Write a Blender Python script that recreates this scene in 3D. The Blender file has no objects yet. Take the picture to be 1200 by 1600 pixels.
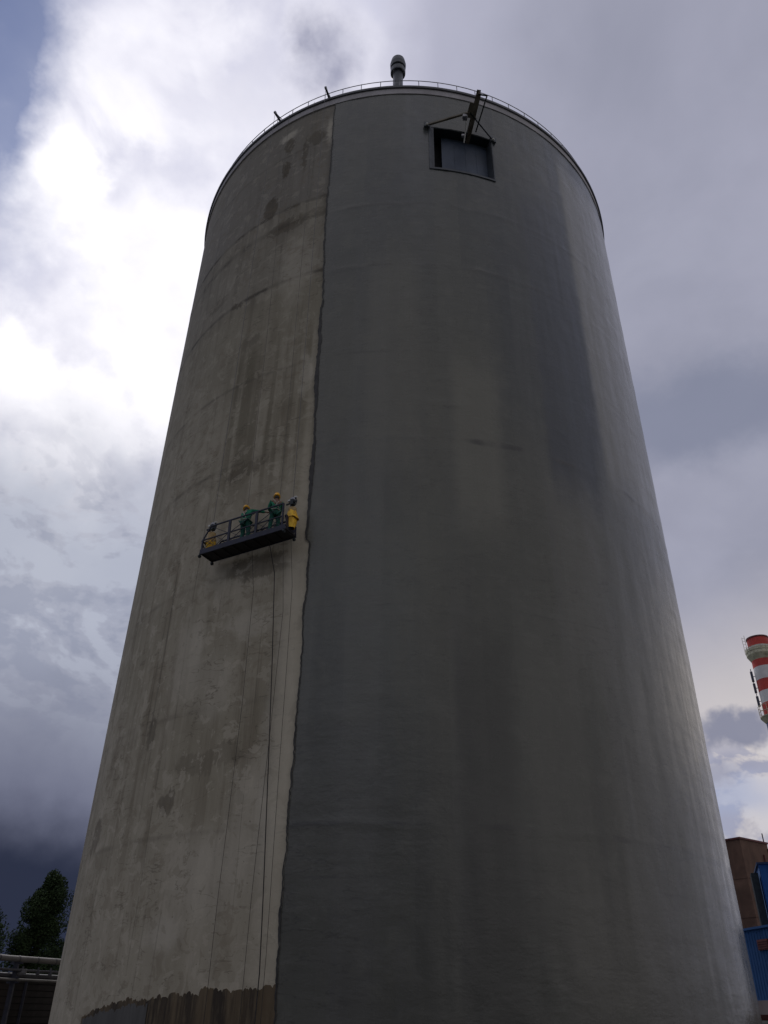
import bpy, math, random
from mathutils import Vector, Matrix, noise as mnoise
rad = math.radians
random.seed(7)
SC = bpy.context.scene
COL = SC.collection

# ------------------------------------------------------------------ camera
cam_d = bpy.data.cameras.new('camera'); cam = bpy.data.objects.new('camera', cam_d); COL.objects.link(cam)
SC.camera = cam
cam_d.sensor_fit = 'VERTICAL'; cam_d.sensor_height = 36.0; cam_d.sensor_width = 27.0
cam_d.lens = 28.125; cam_d.clip_start = 0.1; cam_d.clip_end = 6000
PITCH, ROLL = 0.565129, 0.016362
F = Vector((0, math.cos(PITCH), math.sin(PITCH))); R0 = Vector((1, 0, 0)); U0 = R0.cross(F)
Rv = R0*math.cos(ROLL) + U0*math.sin(ROLL); Uv = -R0*math.sin(ROLL) + U0*math.cos(ROLL)
m = Matrix((Rv, Uv, -F)).transposed().to_4x4(); m.translation = Vector((0, 0, 1.6))
cam.matrix_world = m
SC.render.resolution_x, SC.render.resolution_y = 768, 1024
SC.view_settings.view_transform = 'Standard'; SC.view_settings.look = 'None'
SC.view_settings.exposure = 0.0; SC.view_settings.gamma = 1.0
SC.view_settings.use_curve_mapping = False
SC.cycles.max_bounces = 4; SC.cycles.diffuse_bounces = 2; SC.cycles.glossy_bounces = 2

# ------------------------------------------------------------------ node expression helper
class X:
    """a tiny wrapper so that node maths reads like maths"""
    def __init__(s, nt, sock): s.nt, s.s = nt, sock
    def _m(s, op, *a, clamp=False):
        n = s.nt.nodes.new('ShaderNodeMath'); n.operation = op; n.use_clamp = clamp
        for i, v in enumerate((s,)+a):
            if isinstance(v, X): s.nt.links.new(v.s, n.inputs[i])
            else: n.inputs[i].default_value = v
        return X(s.nt, n.outputs[0])
    def __add__(s, o): return s._m('ADD', o)
    def __sub__(s, o): return s._m('SUBTRACT', o)
    def __mul__(s, o): return s._m('MULTIPLY', o)
    __radd__ = __add__; __rmul__ = __mul__
    def __rsub__(s, o): return (s*-1.0)+o
    def abs(s): return s._m('ABSOLUTE')
    def sqrt(s): return s._m('SQRT')
    def pow(s, p): return s._m('MAXIMUM', 0.0)._m('POWER', p)
    def max(s, o): return s._m('MAXIMUM', o)
    def min(s, o): return s._m('MINIMUM', o)
    def ss(s, a, b, lo=0.0, hi=1.0):
        n = s.nt.nodes.new('ShaderNodeMapRange'); n.interpolation_type = 'SMOOTHSTEP'
        flip = a > b
        if flip: a, b, lo, hi = b, a, hi, lo
        s.nt.links.new(s.s, n.inputs[0])
        for i, v in enumerate((a, b, lo, hi)): n.inputs[i+1].default_value = v
        return X(s.nt, n.outputs[0])

def sepxyz(nt, sock):
    n = nt.nodes.new('ShaderNodeSeparateXYZ'); nt.links.new(sock, n.inputs[0])
    return [X(nt, o) for o in n.outputs]
def comb(nt, x, y, z):
    n = nt.nodes.new('ShaderNodeCombineXYZ')
    for i, v in enumerate((x, y, z)):
        if isinstance(v, X): nt.links.new(v.s, n.inputs[i])
        else: n.inputs[i].default_value = v
    return n.outputs[0]
def noise(nt, vec, scale, detail=4.0, rough=0.55, dist=0.0, out=0):
    n = nt.nodes.new('ShaderNodeTexNoise'); n.inputs['Scale'].default_value = scale
    n.inputs['Detail'].default_value = detail; n.inputs['Roughness'].default_value = rough
    n.inputs['Distortion'].default_value = dist
    if vec is not None: nt.links.new(vec, n.inputs['Vector'])
    return X(nt, n.outputs[0]) if out == 0 else n.outputs[1]
def rgbmix(nt, fac, a, b, mode='MIX'):
    n = nt.nodes.new('ShaderNodeMix'); n.data_type = 'RGBA'; n.blend_type = mode
    for sock, v in ((n.inputs[0], fac), (n.inputs[6], a), (n.inputs[7], b)):
        if isinstance(v, X): nt.links.new(v.s, sock)
        elif isinstance(v, (int, float)): sock.default_value = v
        elif isinstance(v, (tuple, list)): sock.default_value = (*v[:3], 1)
        else: nt.links.new(v, sock)
    return n.outputs[2]
def vmath(nt, op, a, b=None, scale=None):
    n = nt.nodes.new('ShaderNodeVectorMath'); n.operation = op
    for i, v in enumerate((a, b)):
        if v is None: continue
        if isinstance(v, (tuple, list, Vector)): n.inputs[i].default_value = tuple(v)
        else: nt.links.new(v, n.inputs[i])
    if scale is not None: n.inputs['Scale'].default_value = scale
    return n.outputs['Value'] if op in ('DOT_PRODUCT', 'LENGTH') else n.outputs[0]

def direction(az, el):
    a, e = rad(az), rad(el)
    return Vector((math.sin(a)*math.cos(e), math.cos(a)*math.cos(e), math.sin(e)))

# ------------------------------------------------------------------ world: broken cloud over a Nishita sky
SUN_AZ, SUN_EL = -15.0, 50.0
W = bpy.data.worlds.new('World'); SC.world = W; W.use_nodes = True
W.cycles.sampling_method = 'MANUAL'; W.cycles.sample_map_resolution = 256
nt = W.node_tree; nt.nodes.clear()
geo = nt.nodes.new('ShaderNodeTexCoord'); D = geo.outputs['Generated']
sky = nt.nodes.new('ShaderNodeTexSky'); sky.sky_type = 'NISHITA'; sky.sun_disc = False
sky.sun_elevation = rad(SUN_EL); sky.sun_rotation = rad(SUN_AZ); sky.air_density = 1.0; sky.dust_density = 0.6
wn = vmath(nt, 'SUBTRACT', noise(nt, D, 3.2, 4, 0.6, 0.0, 1), (0.5, 0.5, 0.5))
wf = vmath(nt, 'SUBTRACT', noise(nt, D, 11.0, 5, 0.6, 0.0, 1), (0.5, 0.5, 0.5))
Dw = vmath(nt, 'ADD', vmath(nt, 'ADD', D, vmath(nt, 'SCALE', wn, scale=0.20)), vmath(nt, 'SCALE', wf, scale=0.06))
Ds = vmath(nt, 'ADD', D, vmath(nt, 'SCALE', wf, scale=0.05))
Dw2 = vmath(nt, 'ADD', D, vmath(nt, 'SCALE', wf, scale=0.085))
dx, dy, dz = sepxyz(nt, D)
wx, wy, wz = sepxyz(nt, Dw)
def blob(az, el, r0, r1, src=Dw):
    d = X(nt, vmath(nt, 'DOT_PRODUCT', src, direction(az, el)))
    return d.ss(math.cos(rad(r1)), math.cos(rad(r0)))
def oblong(az, el, ra, re, soft=0.5, src=Dw):
    """an elliptical patch of sky: ra degrees wide, re degrees tall (half axes)"""
    c = direction(az, el); h = direction(az+90, 0); v = c.cross(h)
    p = X(nt, vmath(nt, 'DOT_PRODUCT', src, h))*(1/math.sin(rad(ra)))
    q = X(nt, vmath(nt, 'DOT_PRODUCT', src, v))*(1/math.sin(rad(re)))
    f = X(nt, vmath(nt, 'DOT_PRODUCT', src, c)).ss(0.2, 0.4)
    return (p*p+q*q).sqrt().ss(1+soft, 1-soft)*f
n1 = noise(nt, D, 2.6, 5, 0.55, 0.25)
n2 = noise(nt, Dw, 5.0, 5, 0.6, 0.2)
flat = comb(nt, dx, dy, dz*1.7)
n3 = noise(nt, flat, 6.0, 6, 0.54, 0.25)
# the same cloud sampled a little nearer the sun: the difference lights the sunward edges
n3s = noise(nt, vmath(nt, 'ADD', flat, tuple(direction(SUN_AZ, SUN_EL)*0.024)), 6.0, 6, 0.54, 0.25)
relief = (n3-n3s)
back = dy.ss(0.25, -0.35)
grey = rgbmix(nt, n1.ss(0.3, 0.72), (0.29, 0.30, 0.385), (0.375, 0.38, 0.48))
grey = rgbmix(nt, n3.ss(0.35, 0.75)*0.3, grey, (0.44, 0.45, 0.55))
grey = rgbmix(nt, back*0.8, grey, vmath(nt, 'MULTIPLY', grey, (1.06, 0.99, 0.80)))
skyc = vmath(nt, 'SCALE', sky.outputs[0], scale=0.085)
gap_any = n2.ss(0.63, 0.72)*dz.ss(0.02, 0.2)*dy.ss(0.1, -0.3)
c = rgbmix(nt, gap_any*0.6, grey, skyc)
# brilliant thin cloud round the sun, cut off on the right by the edge of a thicker bank
s_edge = X(nt, vmath(nt, 'DOT_PRODUCT', Ds, direction(90.5, 0)))
open_side = s_edge.ss(0.05, -0.03)
halo = blob(-24, 46, 8, 46)*open_side
c = rgbmix(nt, halo*0.95, c, rgbmix(nt, n3.ss(0.3, 0.7), (0.55, 0.56, 0.72), (0.79, 0.78, 0.88)))
glow = blob(-15, 47, 3, 24)*open_side*(0.40+n3*0.85)
glow2 = blob(-31, 38, 2, 13)*(0.1+n3*0.9)
c = rgbmix(nt, (glow+glow2*0.75)._m('MINIMUM', 1.0), c, (1.15, 1.13, 1.18))
veil = s_edge.ss(-0.03, 0.03)*s_edge.ss(0.22, 0.02)*dz.ss(0.72, 0.9)
c = rgbmix(nt, veil*0.45, c, (0.60, 0.60, 0.74))
# lilac hollows in the bright cloud at the top
c = rgbmix(nt, n3.ss(0.44, 0.62)*blob(-20, 65, 5, 20)*open_side*0.7, c, (0.53, 0.54, 0.70))
c = rgbmix(nt, n3.ss(0.26, 0.50)*oblong(-9.0, 61.5, 1.9, 2.1, 0.75, Dw2)*0.95, c, (0.29, 0.30, 0.42))
# blue gap at the upper left
g = (oblong(-46, 55, 3.6, 6.0, 0.95, Dw2)+oblong(-40.5, 50.5, 2.3, 6.5, 0.95, Dw2)+oblong(-36.5, 44.5, 2.4, 4.0, 0.95, Dw2)*0.45)._m('MINIMUM', 1.0)*n3.ss(0.86, 0.40)
c = rgbmix(nt, g*0.9, c, vmath(nt, 'MULTIPLY', skyc, (0.50, 0.58, 0.80)))
# heavier cloud low on the left and behind, building to a storm at the horizon
left = dx.ss(0.35, 0.0)
c = rgbmix(nt, wz.ss(0.66, 0.46)*dx.ss(0.12, -0.1)*0.9, c, (0.345, 0.37, 0.46))
band = dz.ss(0.22, 0.34)*dz.ss(0.62, 0.46)*dx.ss(0.0, -0.15)
c = rgbmix(nt, relief.ss(0.0, 0.04)*band*0.34, c, (0.56, 0.60, 0.70))
c = rgbmix(nt, relief.ss(0.0, -0.045)*band*0.30, c, (0.21, 0.24, 0.34))
c = rgbmix(nt, wz.ss(0.40, 0.16)*left*0.9, c, (0.13, 0.14, 0.21))
c = rgbmix(nt, wz.ss(0.21, 0.11)*left, c, (0.025, 0.031, 0.058))
# right: dark smudge, warm break (widened out of view for sheen on the silo), small dark cloud, patches of blue and white low down
c = rgbmix(nt, oblong(27, 36.5, 7.5, 3.2, 0.5, Dw2)*0.75, c, (0.205, 0.225, 0.315))
c = rgbmix(nt, oblong(52, 17.0, 42, 6.5, 0.9, Ds)*dx.ss(0.02, 0.3)*0.9, c, (0.70, 0.645, 0.62))
lowr = dx.ss(0.2, 0.32)*dz.ss(0.29, 0.24)*dy.ss(-0.3, 0.1)
c = rgbmix(nt, lowr*relief.ss(0.01, -0.03)*0.9, c, (0.33, 0.34, 0.45))
c = rgbmix(nt, lowr*relief.ss(0.0, 0.03)*0.55, c, (0.66, 0.64, 0.67))
c = rgbmix(nt, oblong(24.0, 11.6, 3.5, 1.6, 0.7)*0.7, c, (0.36, 0.41, 0.58))
c = rgbmix(nt, oblong(24.6, 15.9, 2.5, 0.85, 0.5, Dw2)*0.95, c, (0.24, 0.25, 0.335))
c = rgbmix(nt, oblong(22.0, 13.7, 2.6, 0.7, 0.6, Dw2)*0.7, c, (0.29, 0.30, 0.40))
# below the horizon: dull ground haze
c = rgbmix(nt, dz.ss(0.0, -0.05), c, (0.05, 0.05, 0.055))
bg = nt.nodes.new('ShaderNodeBackground'); bg.inputs[1].default_value = 0.1
nt.links.new(vmath(nt, 'SCALE', c, scale=10.0), bg.inputs[0])
ow = nt.nodes.new('ShaderNodeOutputWorld'); nt.links.new(bg.outputs[0], ow.inputs[0])

# ------------------------------------------------------------------ sun behind thin cloud
sl = bpy.data.lights.new('sun', 'SUN'); so = bpy.data.objects.new('sun', sl); COL.objects.link(so)
sl.energy = 1.2; sl.angle = rad(10); sl.color = (1.0, 0.96, 0.9)
so.rotation_euler = (-direction(SUN_AZ, SUN_EL)).to_track_quat('-Z', 'Y').to_euler()
so.location = direction(SUN_AZ, SUN_EL)*120

# ------------------------------------------------------------------ materials
MATS = {}
def new_mat(name):
    mt = bpy.data.materials.new(name); mt.use_nodes = True
    nt = mt.node_tree; b = nt.nodes['Principled BSDF']
    MATS[name] = mt
    return mt, nt, b
def bump(nt, b, h, strength, dist=0.02, prev=None):
    n = nt.nodes.new('ShaderNodeBump'); n.inputs['Strength'].default_value = strength
    n.inputs['Distance'].default_value = dist; nt.links.new(h.s, n.inputs['Height'])
    if prev: nt.links.new(prev, n.inputs['Normal'])
    nt.links.new(n.outputs[0], b.inputs['Normal']); return n.outputs[0]
def plain(name, col, rough=0.6, metal=0.0, var=0.25, scale=6.0, spec=0.5, dirt=None):
    mt, nt, b = new_mat(name)
    tc = nt.nodes.new('ShaderNodeTexCoord')
    n = noise(nt, tc.outputs['Object'], scale, 5, 0.6)
    dark = tuple(v*(1-var) for v in col); light = tuple(min(1, v*(1+var)) for v in col)
    cc = rgbmix(nt, n.ss(0.3, 0.7), dark, light)
    if dirt:
        cc = rgbmix(nt, noise(nt, tc.outputs['Object'], scale*0.37, 6, 0.65).ss(0.5, 0.68)*0.7, cc, dirt)
    nt.links.new(cc, b.inputs['Base Color'])
    b.inputs['Roughness'].default_value = rough; b.inputs['Metallic'].default_value = metal
    b.inputs['Specular IOR Level'].default_value = spec
    bump(nt, b, noise(nt, tc.outputs['Object'], scale*5, 3, 0.6), 0.15, 0.01)
    return mt

def cyl_uv(nt):
    uvn = nt.nodes.new('ShaderNodeUVMap'); uvn.uv_map = 'UVMap'
    u, v, _ = sepxyz(nt, uvn.outputs[0]); return uvn.outputs[0], u, v

U = lambda deg: deg*math.pi/180*13.0
JOINTS = (6.3, 20.2, 30.1, 35.45)

def make_raw_concrete():
    mt, nt, b = new_mat('raw_concrete')
    uv, u, v = cyl_uv(nt)
    wv = noise(nt, uv, 0.9, 5, 0.6); wv2 = noise(nt, uv, 5.0, 4, 0.6)
    uw = u+(wv-0.5)*0.7+(wv2-0.5)*0.35; vw = v+(wv-0.5)*1.1+(wv2-0.5)*0.45
    big = noise(nt, uv, 0.16, 3, 0.6, 0.3)
    med = noise(nt, comb(nt, u*1.0, v*0.45, 0.0), 0.85, 5, 0.62, 0.4)
    streak = noise(nt, comb(nt, u*1.0, v*0.035, 3.0), 2.2, 4, 0.6)
    fine = noise(nt, comb(nt, u*1.0, v*0.12, 7.0), 7.0, 5, 0.65)
    col = rgbmix(nt, big.ss(0.34, 0.66), (0.30, 0.285, 0.232), (0.39, 0.372, 0.315))
    col = rgbmix(nt, med.ss(0.50, 0.72)*0.6, col, (0.205, 0.185, 0.142))
    col = rgbmix(nt, med.ss(0.46, 0.30)*0.55, col, (0.46, 0.44, 0.385))
    col = rgbmix(nt, streak.ss(0.52, 0.68)*v.ss(1, 10)*0.55, col, (0.155, 0.135, 0.10))
    col = rgbmix(nt, streak.ss(0.47, 0.33)*0.35, col, (0.45, 0.43, 0.37))
    col = rgbmix(nt, fine.ss(0.55, 0.75)*0.35, col, (0.13, 0.12, 0.10))
    # lift bands of slightly different mix between pour joints
    seg = v.ss(29.5, 30.4)*0.25+v.ss(35.2, 35.7)*0.35
    col = rgbmix(nt, v.ss(14, 30)*0.38, col, (0.175, 0.172, 0.15))
    col = rgbmix(nt, seg, col, (0.165, 0.168, 0.178))
    # wet band and dribbles above the working platform
    wet = (vw.ss(27.5, 25.5)*vw.ss(17.0, 20.5))
    wet = wet*noise(nt, comb(nt, u, v*0.02, 9.0), 1.35, 4, 0.5, 0.0).ss(0.44, 0.56)*uw.ss(-9.0, -7.6)
    col = rgbmix(nt, wet*0.6, col, (0.12, 0.11, 0.078))
    # pour joints
    for z, wd, st in ((35.45, 0.12, 0.8), (34.2, 0.22, 0.55), (30.1, 0.12, 0.75), (24.6, 0.09, 0.3), (20.2, 0.1, 0.35), (15.1, 0.09, 0.18), (10.2, 0.1, 0.18), (6.3, 0.08, 0.18), (40.0, 0.09, 0.35)):
        jn = noise(nt, comb(nt, u, z, 0.0), 0.7, 2, 0.65).ss(0.42, 0.62)
        ln = (v+(wv2-0.5)*0.16-z).abs().ss(wd*1.6, wd*0.2)
        drip = (v+(fine-0.5)*1.2).ss(z-1.5, z)*v.ss(z+0.08, z-0.02)
        col = rgbmix(nt, (ln*(0.45+jn*0.75)*st+drip*jn*0.45*st)._m('MINIMUM', 1.0), col, (0.085, 0.08, 0.07))
    # individual stains; the last one paints the platform's shade below it
    spots = [(-29.4, 40.9, .30, .75, .8), (-29.7, 38.9, .34, .75, .85), (-32.5, 36.2, .5, .85, .85), (-22.0, 40.6, .5, .6, .6),
             (-38.7, 30.1, .45, .3, .7), (-37.2, 7.3, .42, .38, .6), (-43.7, 9.8, .25, .6, .5), (-33.4, 27.0, .6, .4, .4),
             (-29.8, 19.8, 1.0, .3, .5), (-57.7, 6.9, .5, .6, .6), (-46.4, 31.3, .9, .4, .4), (-24.6, 39.5, .12, 1.6, .6),
             (-28.0, 34.1, 1.2, .5, .55), (-21, 34.3, 1.2, .35, .4), (-30, 8.5, 1.6, .35, .3), (-16.9, 9.6, .14, .35, .5), (-16.6, 12.8, .2, .25, .5), (-25, 15.2, 1.5, .5, .55)]
    for d, z, ru, rv, st in spots:
        p = (uw+(fine-0.5)*0.3-(U(d)))*(1/ru); q = (vw+(fine-0.5)*0.8-z)*(1/rv)
        col = rgbmix(nt, (p*p+q*q).sqrt().ss(1.12, 0.80)*(med*0.9+0.5)*st, col, (0.085, 0.075, 0.058))
    lights = [(-37, 12.2, .9, 1.8, .35), (-25.5, 13.0, 1.2, .5, .45), (-31, 11.0, 1.0, 1.3, .3), (-19.0, 10, .5, 6.0, .35),
              (-28, 5.0, 1.6, 1.4, .3), (-34, 3.6, .8, .5, .45), (-22, 6.6, .9, 2, .3), (-24, 30.8, .9, 2.2, .3), (-19.5, 24, .25, 1.3, .45), (-30, 41.9, .6, .3, .6), (-18.6, 40.8, .22, 1.2, .6)]
    for d, z, ru, rv, st in lights:
        p = (uw-(U(d)))*(1/ru); q = (vw-z)*(1/rv)
        col = rgbmix(nt, (p*p+q*q).sqrt().ss(1.35, 0.4)*st, col, (0.60, 0.59, 0.54))
    # long thin vertical runs
    for d, z0, z1, wd, st in ((-38.0, 1, 26, .03, .55), (-36.1, 12, 24, .05, .5), (-44.0, 9, 24, .06, .55), (-42.6, 2, 19, .03, .45),
                              (-44.8, 8, 16, .04, .4), (-52.6, 1, 14, .025, .5), (-40.0, 2, 10, .03, .4), (-34.9, 1, 5, .025, .5),
                              (-57, 2, 30, .03, .35), (-29.0, 20, 29, .05, .4), (-49, 12, 29, .07, .35), (-22.3, 17, 41, .05, .3),
                              (-27, 29, 41, .03, .3), (-23.4, 3, 14, .012, .4)):
        wob = noise(nt, comb(nt, v*0.12, d, 0.0), 1.0, 1, 0.6)
        ln = (u+(wob-0.5)*0.5-U(d)).abs().ss(wd*1.5, wd*0.4)*v.ss(z0, z0+1.5)*v.ss(z1, z1-2.0)
        col = rgbmix(nt, ln*streak.ss(0.40, 0.62)*(0.35+fine)*st, col, (0.065, 0.06, 0.052))
    # hairline cracks and crisp pour marks, broken up
    rid = noise(nt, comb(nt, u*0.30, v*1.0, 11.0), 1.1, 4, 0.62, 0.3)
    col = rgbmix(nt, (rid-0.5).abs().ss(0.010, 0.002)*med.ss(0.42, 0.56)*0.45, col, (0.09, 0.08, 0.062))
    blot = noise(nt, uv, 1.6, 4, 0.7, 0.6)
    col = rgbmix(nt, blot.ss(0.55, 0.60)*big.ss(0.40, 0.55)*0.30, col, (0.17, 0.145, 0.105))
    col = rgbmix(nt, blot.ss(0.44, 0.40)*v.ss(30, 10, 0.2, 0.42), col, (0.50, 0.48, 0.42))
    pit = noise(nt, uv, 9.0, 3, 0.7)
    col = rgbmix(nt, pit.ss(0.66, 0.70)*0.6, col, (0.09, 0.085, 0.07))
    patch = noise(nt, comb(nt, (u*0.83)._m('FLOOR'), (v*0.42)._m('FLOOR'), 2.0), 3.3, 1, 0.5)
    col = rgbmix(nt, patch.ss(0.35, 0.65)*0.16, col, (0.20, 0.185, 0.15))
    # rubbed pale margin along the edge of the new coating
    col = rgbmix(nt, uw.ss(-4.6, -4.2)*uw.ss(-3.0, -3.4)*v.ss(30, 12)*0.45, col, (0.55, 0.53, 0.455))
    col = vmath(nt, 'MULTIPLY', col, (1.19, 1.13, 1.03))
    nt.links.new(col, b.inputs['Base Color'])
    b.inputs['Roughness'].default_value = 0.88; b.inputs['Specular IOR Level'].default_value = 0.35
    h = med*0.6+fine*0.5+noise(nt, uv, 26, 3, 0.6)*0.25
    n0 = bump(nt, b, h, 0.5, 0.03)
    return mt

def make_coating():
    mt, nt, b = new_mat('grey_coating')
    uv, u, v = cyl_uv(nt)
    big = noise(nt, comb(nt, u, v*0.35, 0.0), 0.16, 5, 0.55, 0.3)
    band = noise(nt, comb(nt, u, v*0.012, 4.0), 0.42, 3, 0.5)
    streak = noise(nt, comb(nt, u, v*0.03, 2.0), 2.4, 6, 0.6)
    fine = noise(nt, comb(nt, u*0.25, v, 1.0), 2.6, 6, 0.62)
    micro = noise(nt, comb(nt, u*0.6, v, 5.0), 9.0, 5, 0.6)
    col = rgbmix(nt, big.ss(0.3, 0.7), (0.096, 0.101, 0.089), (0.130, 0.134, 0.116))
    col = rgbmix(nt, band.ss(0.42, 0.6)*0.45, col, (0.165, 0.168, 0.165))
    col = rgbmix(nt, streak.ss(0.5, 0.72)*0.35, col, (0.095, 0.098, 0.10))
    col = rgbmix(nt, fine.ss(0.52, 0.72)*0.25, col, (0.17, 0.17, 0.158))
    # heights: cooler and darker towards the top, darker again at the foot
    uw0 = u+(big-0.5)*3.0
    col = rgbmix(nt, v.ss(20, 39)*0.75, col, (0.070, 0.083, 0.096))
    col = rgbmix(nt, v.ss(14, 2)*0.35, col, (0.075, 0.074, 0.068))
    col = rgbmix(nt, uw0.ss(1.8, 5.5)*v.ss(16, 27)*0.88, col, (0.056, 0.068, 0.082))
    # laps of a second pass, and sky reflections painted in at upper right: (deg0, deg1, z0, z1, amount, colour)
    wv = noise(nt, uv, 0.8, 6, 0.65)
    uw = u+(wv-0.5)*0.5; vw = v+(wv-0.5)*2.6
    lap = noise(nt, comb(nt, ((u+(wv-0.5)*0.25)*0.9)._m('FLOOR'), v*0.09, 6.0), 1.7, 2, 0.5)
    col = rgbmix(nt, lap.ss(0.40, 0.62)*0.22, col, (0.165, 0.17, 0.15))
    rid = noise(nt, comb(nt, u*0.22, v*1.0, 13.0), 1.3, 4, 0.62, 0.25)
    col = rgbmix(nt, (rid-0.5).abs().ss(0.010, 0.002)*big.ss(0.42, 0.56)*0.45, col, (0.05, 0.05, 0.048))
    cl2 = noise(nt, uv, 1.2, 4, 0.7, 0.5)
    col = rgbmix(nt, cl2.ss(0.50, 0.66)*0.22, col, (0.18, 0.182, 0.162))
    col = rgbmix(nt, noise(nt, uv, 11.0, 3, 0.7).ss(0.67, 0.71)*0.45, col, (0.055, 0.055, 0.055))
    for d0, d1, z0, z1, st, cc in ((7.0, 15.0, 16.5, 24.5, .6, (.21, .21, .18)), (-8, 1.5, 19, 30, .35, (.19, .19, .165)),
                                   (22.5, 33, 11.5, 20, .3, (.20, .20, .19)), (38.5, 70, 20.0, 41.5, .8, (.27, .27, .25)),  # last entry: pale strip, bright sky sheen painted as colour
                                   (24.5, 37.5, 19, 37, .75, (.045, .058, .082)), (17, 25, 22, 34, .35, (.06, .072, .085)), (35.5, 52, 9, 21, .4, (.2, .205, .195)),  # first entry: slate band, dark reflection painted beside the strip
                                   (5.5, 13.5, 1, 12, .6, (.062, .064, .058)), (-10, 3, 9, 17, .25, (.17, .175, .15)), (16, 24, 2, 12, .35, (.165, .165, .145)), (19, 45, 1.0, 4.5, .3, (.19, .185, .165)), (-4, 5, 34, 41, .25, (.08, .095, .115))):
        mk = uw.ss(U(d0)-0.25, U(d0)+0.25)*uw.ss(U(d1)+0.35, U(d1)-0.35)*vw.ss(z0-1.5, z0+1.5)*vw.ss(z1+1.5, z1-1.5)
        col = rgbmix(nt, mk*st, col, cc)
    for z, wd, st in ((6.3, 0.05, .6), (20.15, 0.08, .8), (34.0, .06, .5), (29.8, .06, .45), (3.9, .03, .3), (4.9, .03, .3), (13.2, .03, .3), (24.6, .04, .3)):
        jn = noise(nt, comb(nt, u, z, 0.0), 0.55, 2, 0.65).ss(0.46, 0.62)
        ln = (v+(fine-0.5)*0.35-z).abs().ss(wd*2.0, wd*0.3)
        col = rgbmix(nt, ln*jn*st, col, (0.055, 0.055, 0.055))
    col = rgbmix(nt, 1.0, col, (1.03, 1.008, 0.955), 'MULTIPLY')
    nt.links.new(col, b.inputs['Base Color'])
    rr = (0.27+(fine-0.5)*0.3+(streak-0.5)*0.25)
    nt.links.new(rr.s, b.inputs['Roughness'])
    b.inputs['Specular IOR Level'].default_value = 0.5
    h = fine*1.0+micro*0.35+streak*0.35+cl2*1.2
    n0 = bump(nt, b, h, 0.30, 0.03)
    return mt

make_raw_concrete(); make_coating()
plain('painted_edge_shade', (0.035, 0.034, 0.032), 0.6, var=0.5, scale=3)  # dark colour for the shade painted along the coating's edge
def strokes(name, c0, c1, c2, rough):
    mt, nt, b = new_mat(name); uv, u, v = cyl_uv(nt)
    s = noise(nt, comb(nt, u, v*0.05, 1.0), 2.2, 5, 0.65); s2 = noise(nt, comb(nt, u, v*0.15, 5.0), 8, 4, 0.6)
    cc = rgbmix(nt, s.ss(0.40, 0.6), c0, c1); cc = rgbmix(nt, s2.ss(0.45, 0.7)*0.6, cc, c2)
    nt.links.new(cc, b.inputs['Base Color']); b.inputs['Roughness'].default_value = rough
    bump(nt, b, s2, 0.3, 0.02); return mt
strokes('brown_primer', (0.035, 0.024, 0.013), (0.125, 0.090, 0.048), (0.17, 0.13, 0.075), 0.6)
strokes('grey_primer', (0.095, 0.093, 0.086), (0.12, 0.118, 0.11), (0.08, 0.079, 0.073), 0.55)
plain('cornice_concrete', (0.43, 0.415, 0.43), 0.8, var=0.18, scale=0.9, dirt=(0.30, 0.29, 0.30))
plain('lip_metal', (0.10, 0.105, 0.115), 0.45, 0.5, var=0.25, scale=0.8)
plain('roof_felt', (0.12, 0.12, 0.12), 0.9, var=0.2, scale=0.7)
plain('rail_steel', (0.22, 0.22, 0.23), 0.5, 0.6, var=0.2)
plain('vent_steel', (0.09, 0.10, 0.115), 0.45, 0.4, var=0.25, scale=1.5)
plain('frame_steel', (0.075, 0.085, 0.10), 0.5, 0.3, var=0.2, scale=2)
plain('door_sheet', (0.062, 0.084, 0.125), 0.5, 0.2, var=0.18, scale=0.8)
plain('dark_void', (0.012, 0.012, 0.014), 0.9, var=0.2)
plain('weathered_beam', (0.17, 0.15, 0.115), 0.7, 0.1, var=0.3, scale=2, dirt=(0.08, 0.05, 0.03))
plain('black_steel', (0.022, 0.03, 0.034), 0.5, 0.4, var=0.3)
plain('white_paint', (0.62, 0.62, 0.58), 0.5, var=0.15, dirt=(0.3, 0.27, 0.22))
plain('platform_blue', (0.012, 0.015, 0.036), 0.5, 0.2, var=0.3, scale=4)
plain('platform_under', (0.016, 0.014, 0.014), 0.8, var=0.3, scale=3)
plain('dull_aluminium', (0.30, 0.30, 0.32), 0.45, 0.7, var=0.2)
plain('yellow_cover', (0.95, 0.52, 0.03), 0.55, var=0.2, scale=7)
plain('sand_cover', (0.42, 0.30, 0.14), 0.7, var=0.25, scale=7)
plain('green_cloth', (0.012, 0.17, 0.095), 0.85, var=0.35, scale=9)
plain('green_trousers', (0.010, 0.095, 0.068), 0.85, var=0.35, scale=9)
plain('hard_hat_yellow', (0.95, 0.48, 0.02), 0.35, var=0.08)
plain('skin', (0.20, 0.11, 0.075), 0.6, var=0.15)
plain('harness_web', (0.45, 0.42, 0.36), 0.8, var=0.2)
plain('red_glove', (0.42, 0.10, 0.08), 0.8, var=0.2)
plain('boot_leather', (0.03, 0.025, 0.02), 0.6, var=0.3)
plain('rope_dark', (0.035, 0.032, 0.03), 0.8, var=0.3)
plain('rope_grey', (0.16, 0.15, 0.13), 0.8, var=0.3)
plain('steel_cable', (0.13, 0.13, 0.13), 0.5, 0.6, var=0.2)
plain('stack_red', (0.60, 0.06, 0.045), 0.6, var=0.25, scale=0.4, dirt=(0.40, 0.045, 0.04))
plain('stack_white', (0.80, 0.80, 0.80), 0.6, var=0.08, scale=0.4, dirt=(0.6, 0.58, 0.56))
plain('stack_blue', (0.12, 0.17, 0.30), 0.6, var=0.15, scale=0.4)
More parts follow.
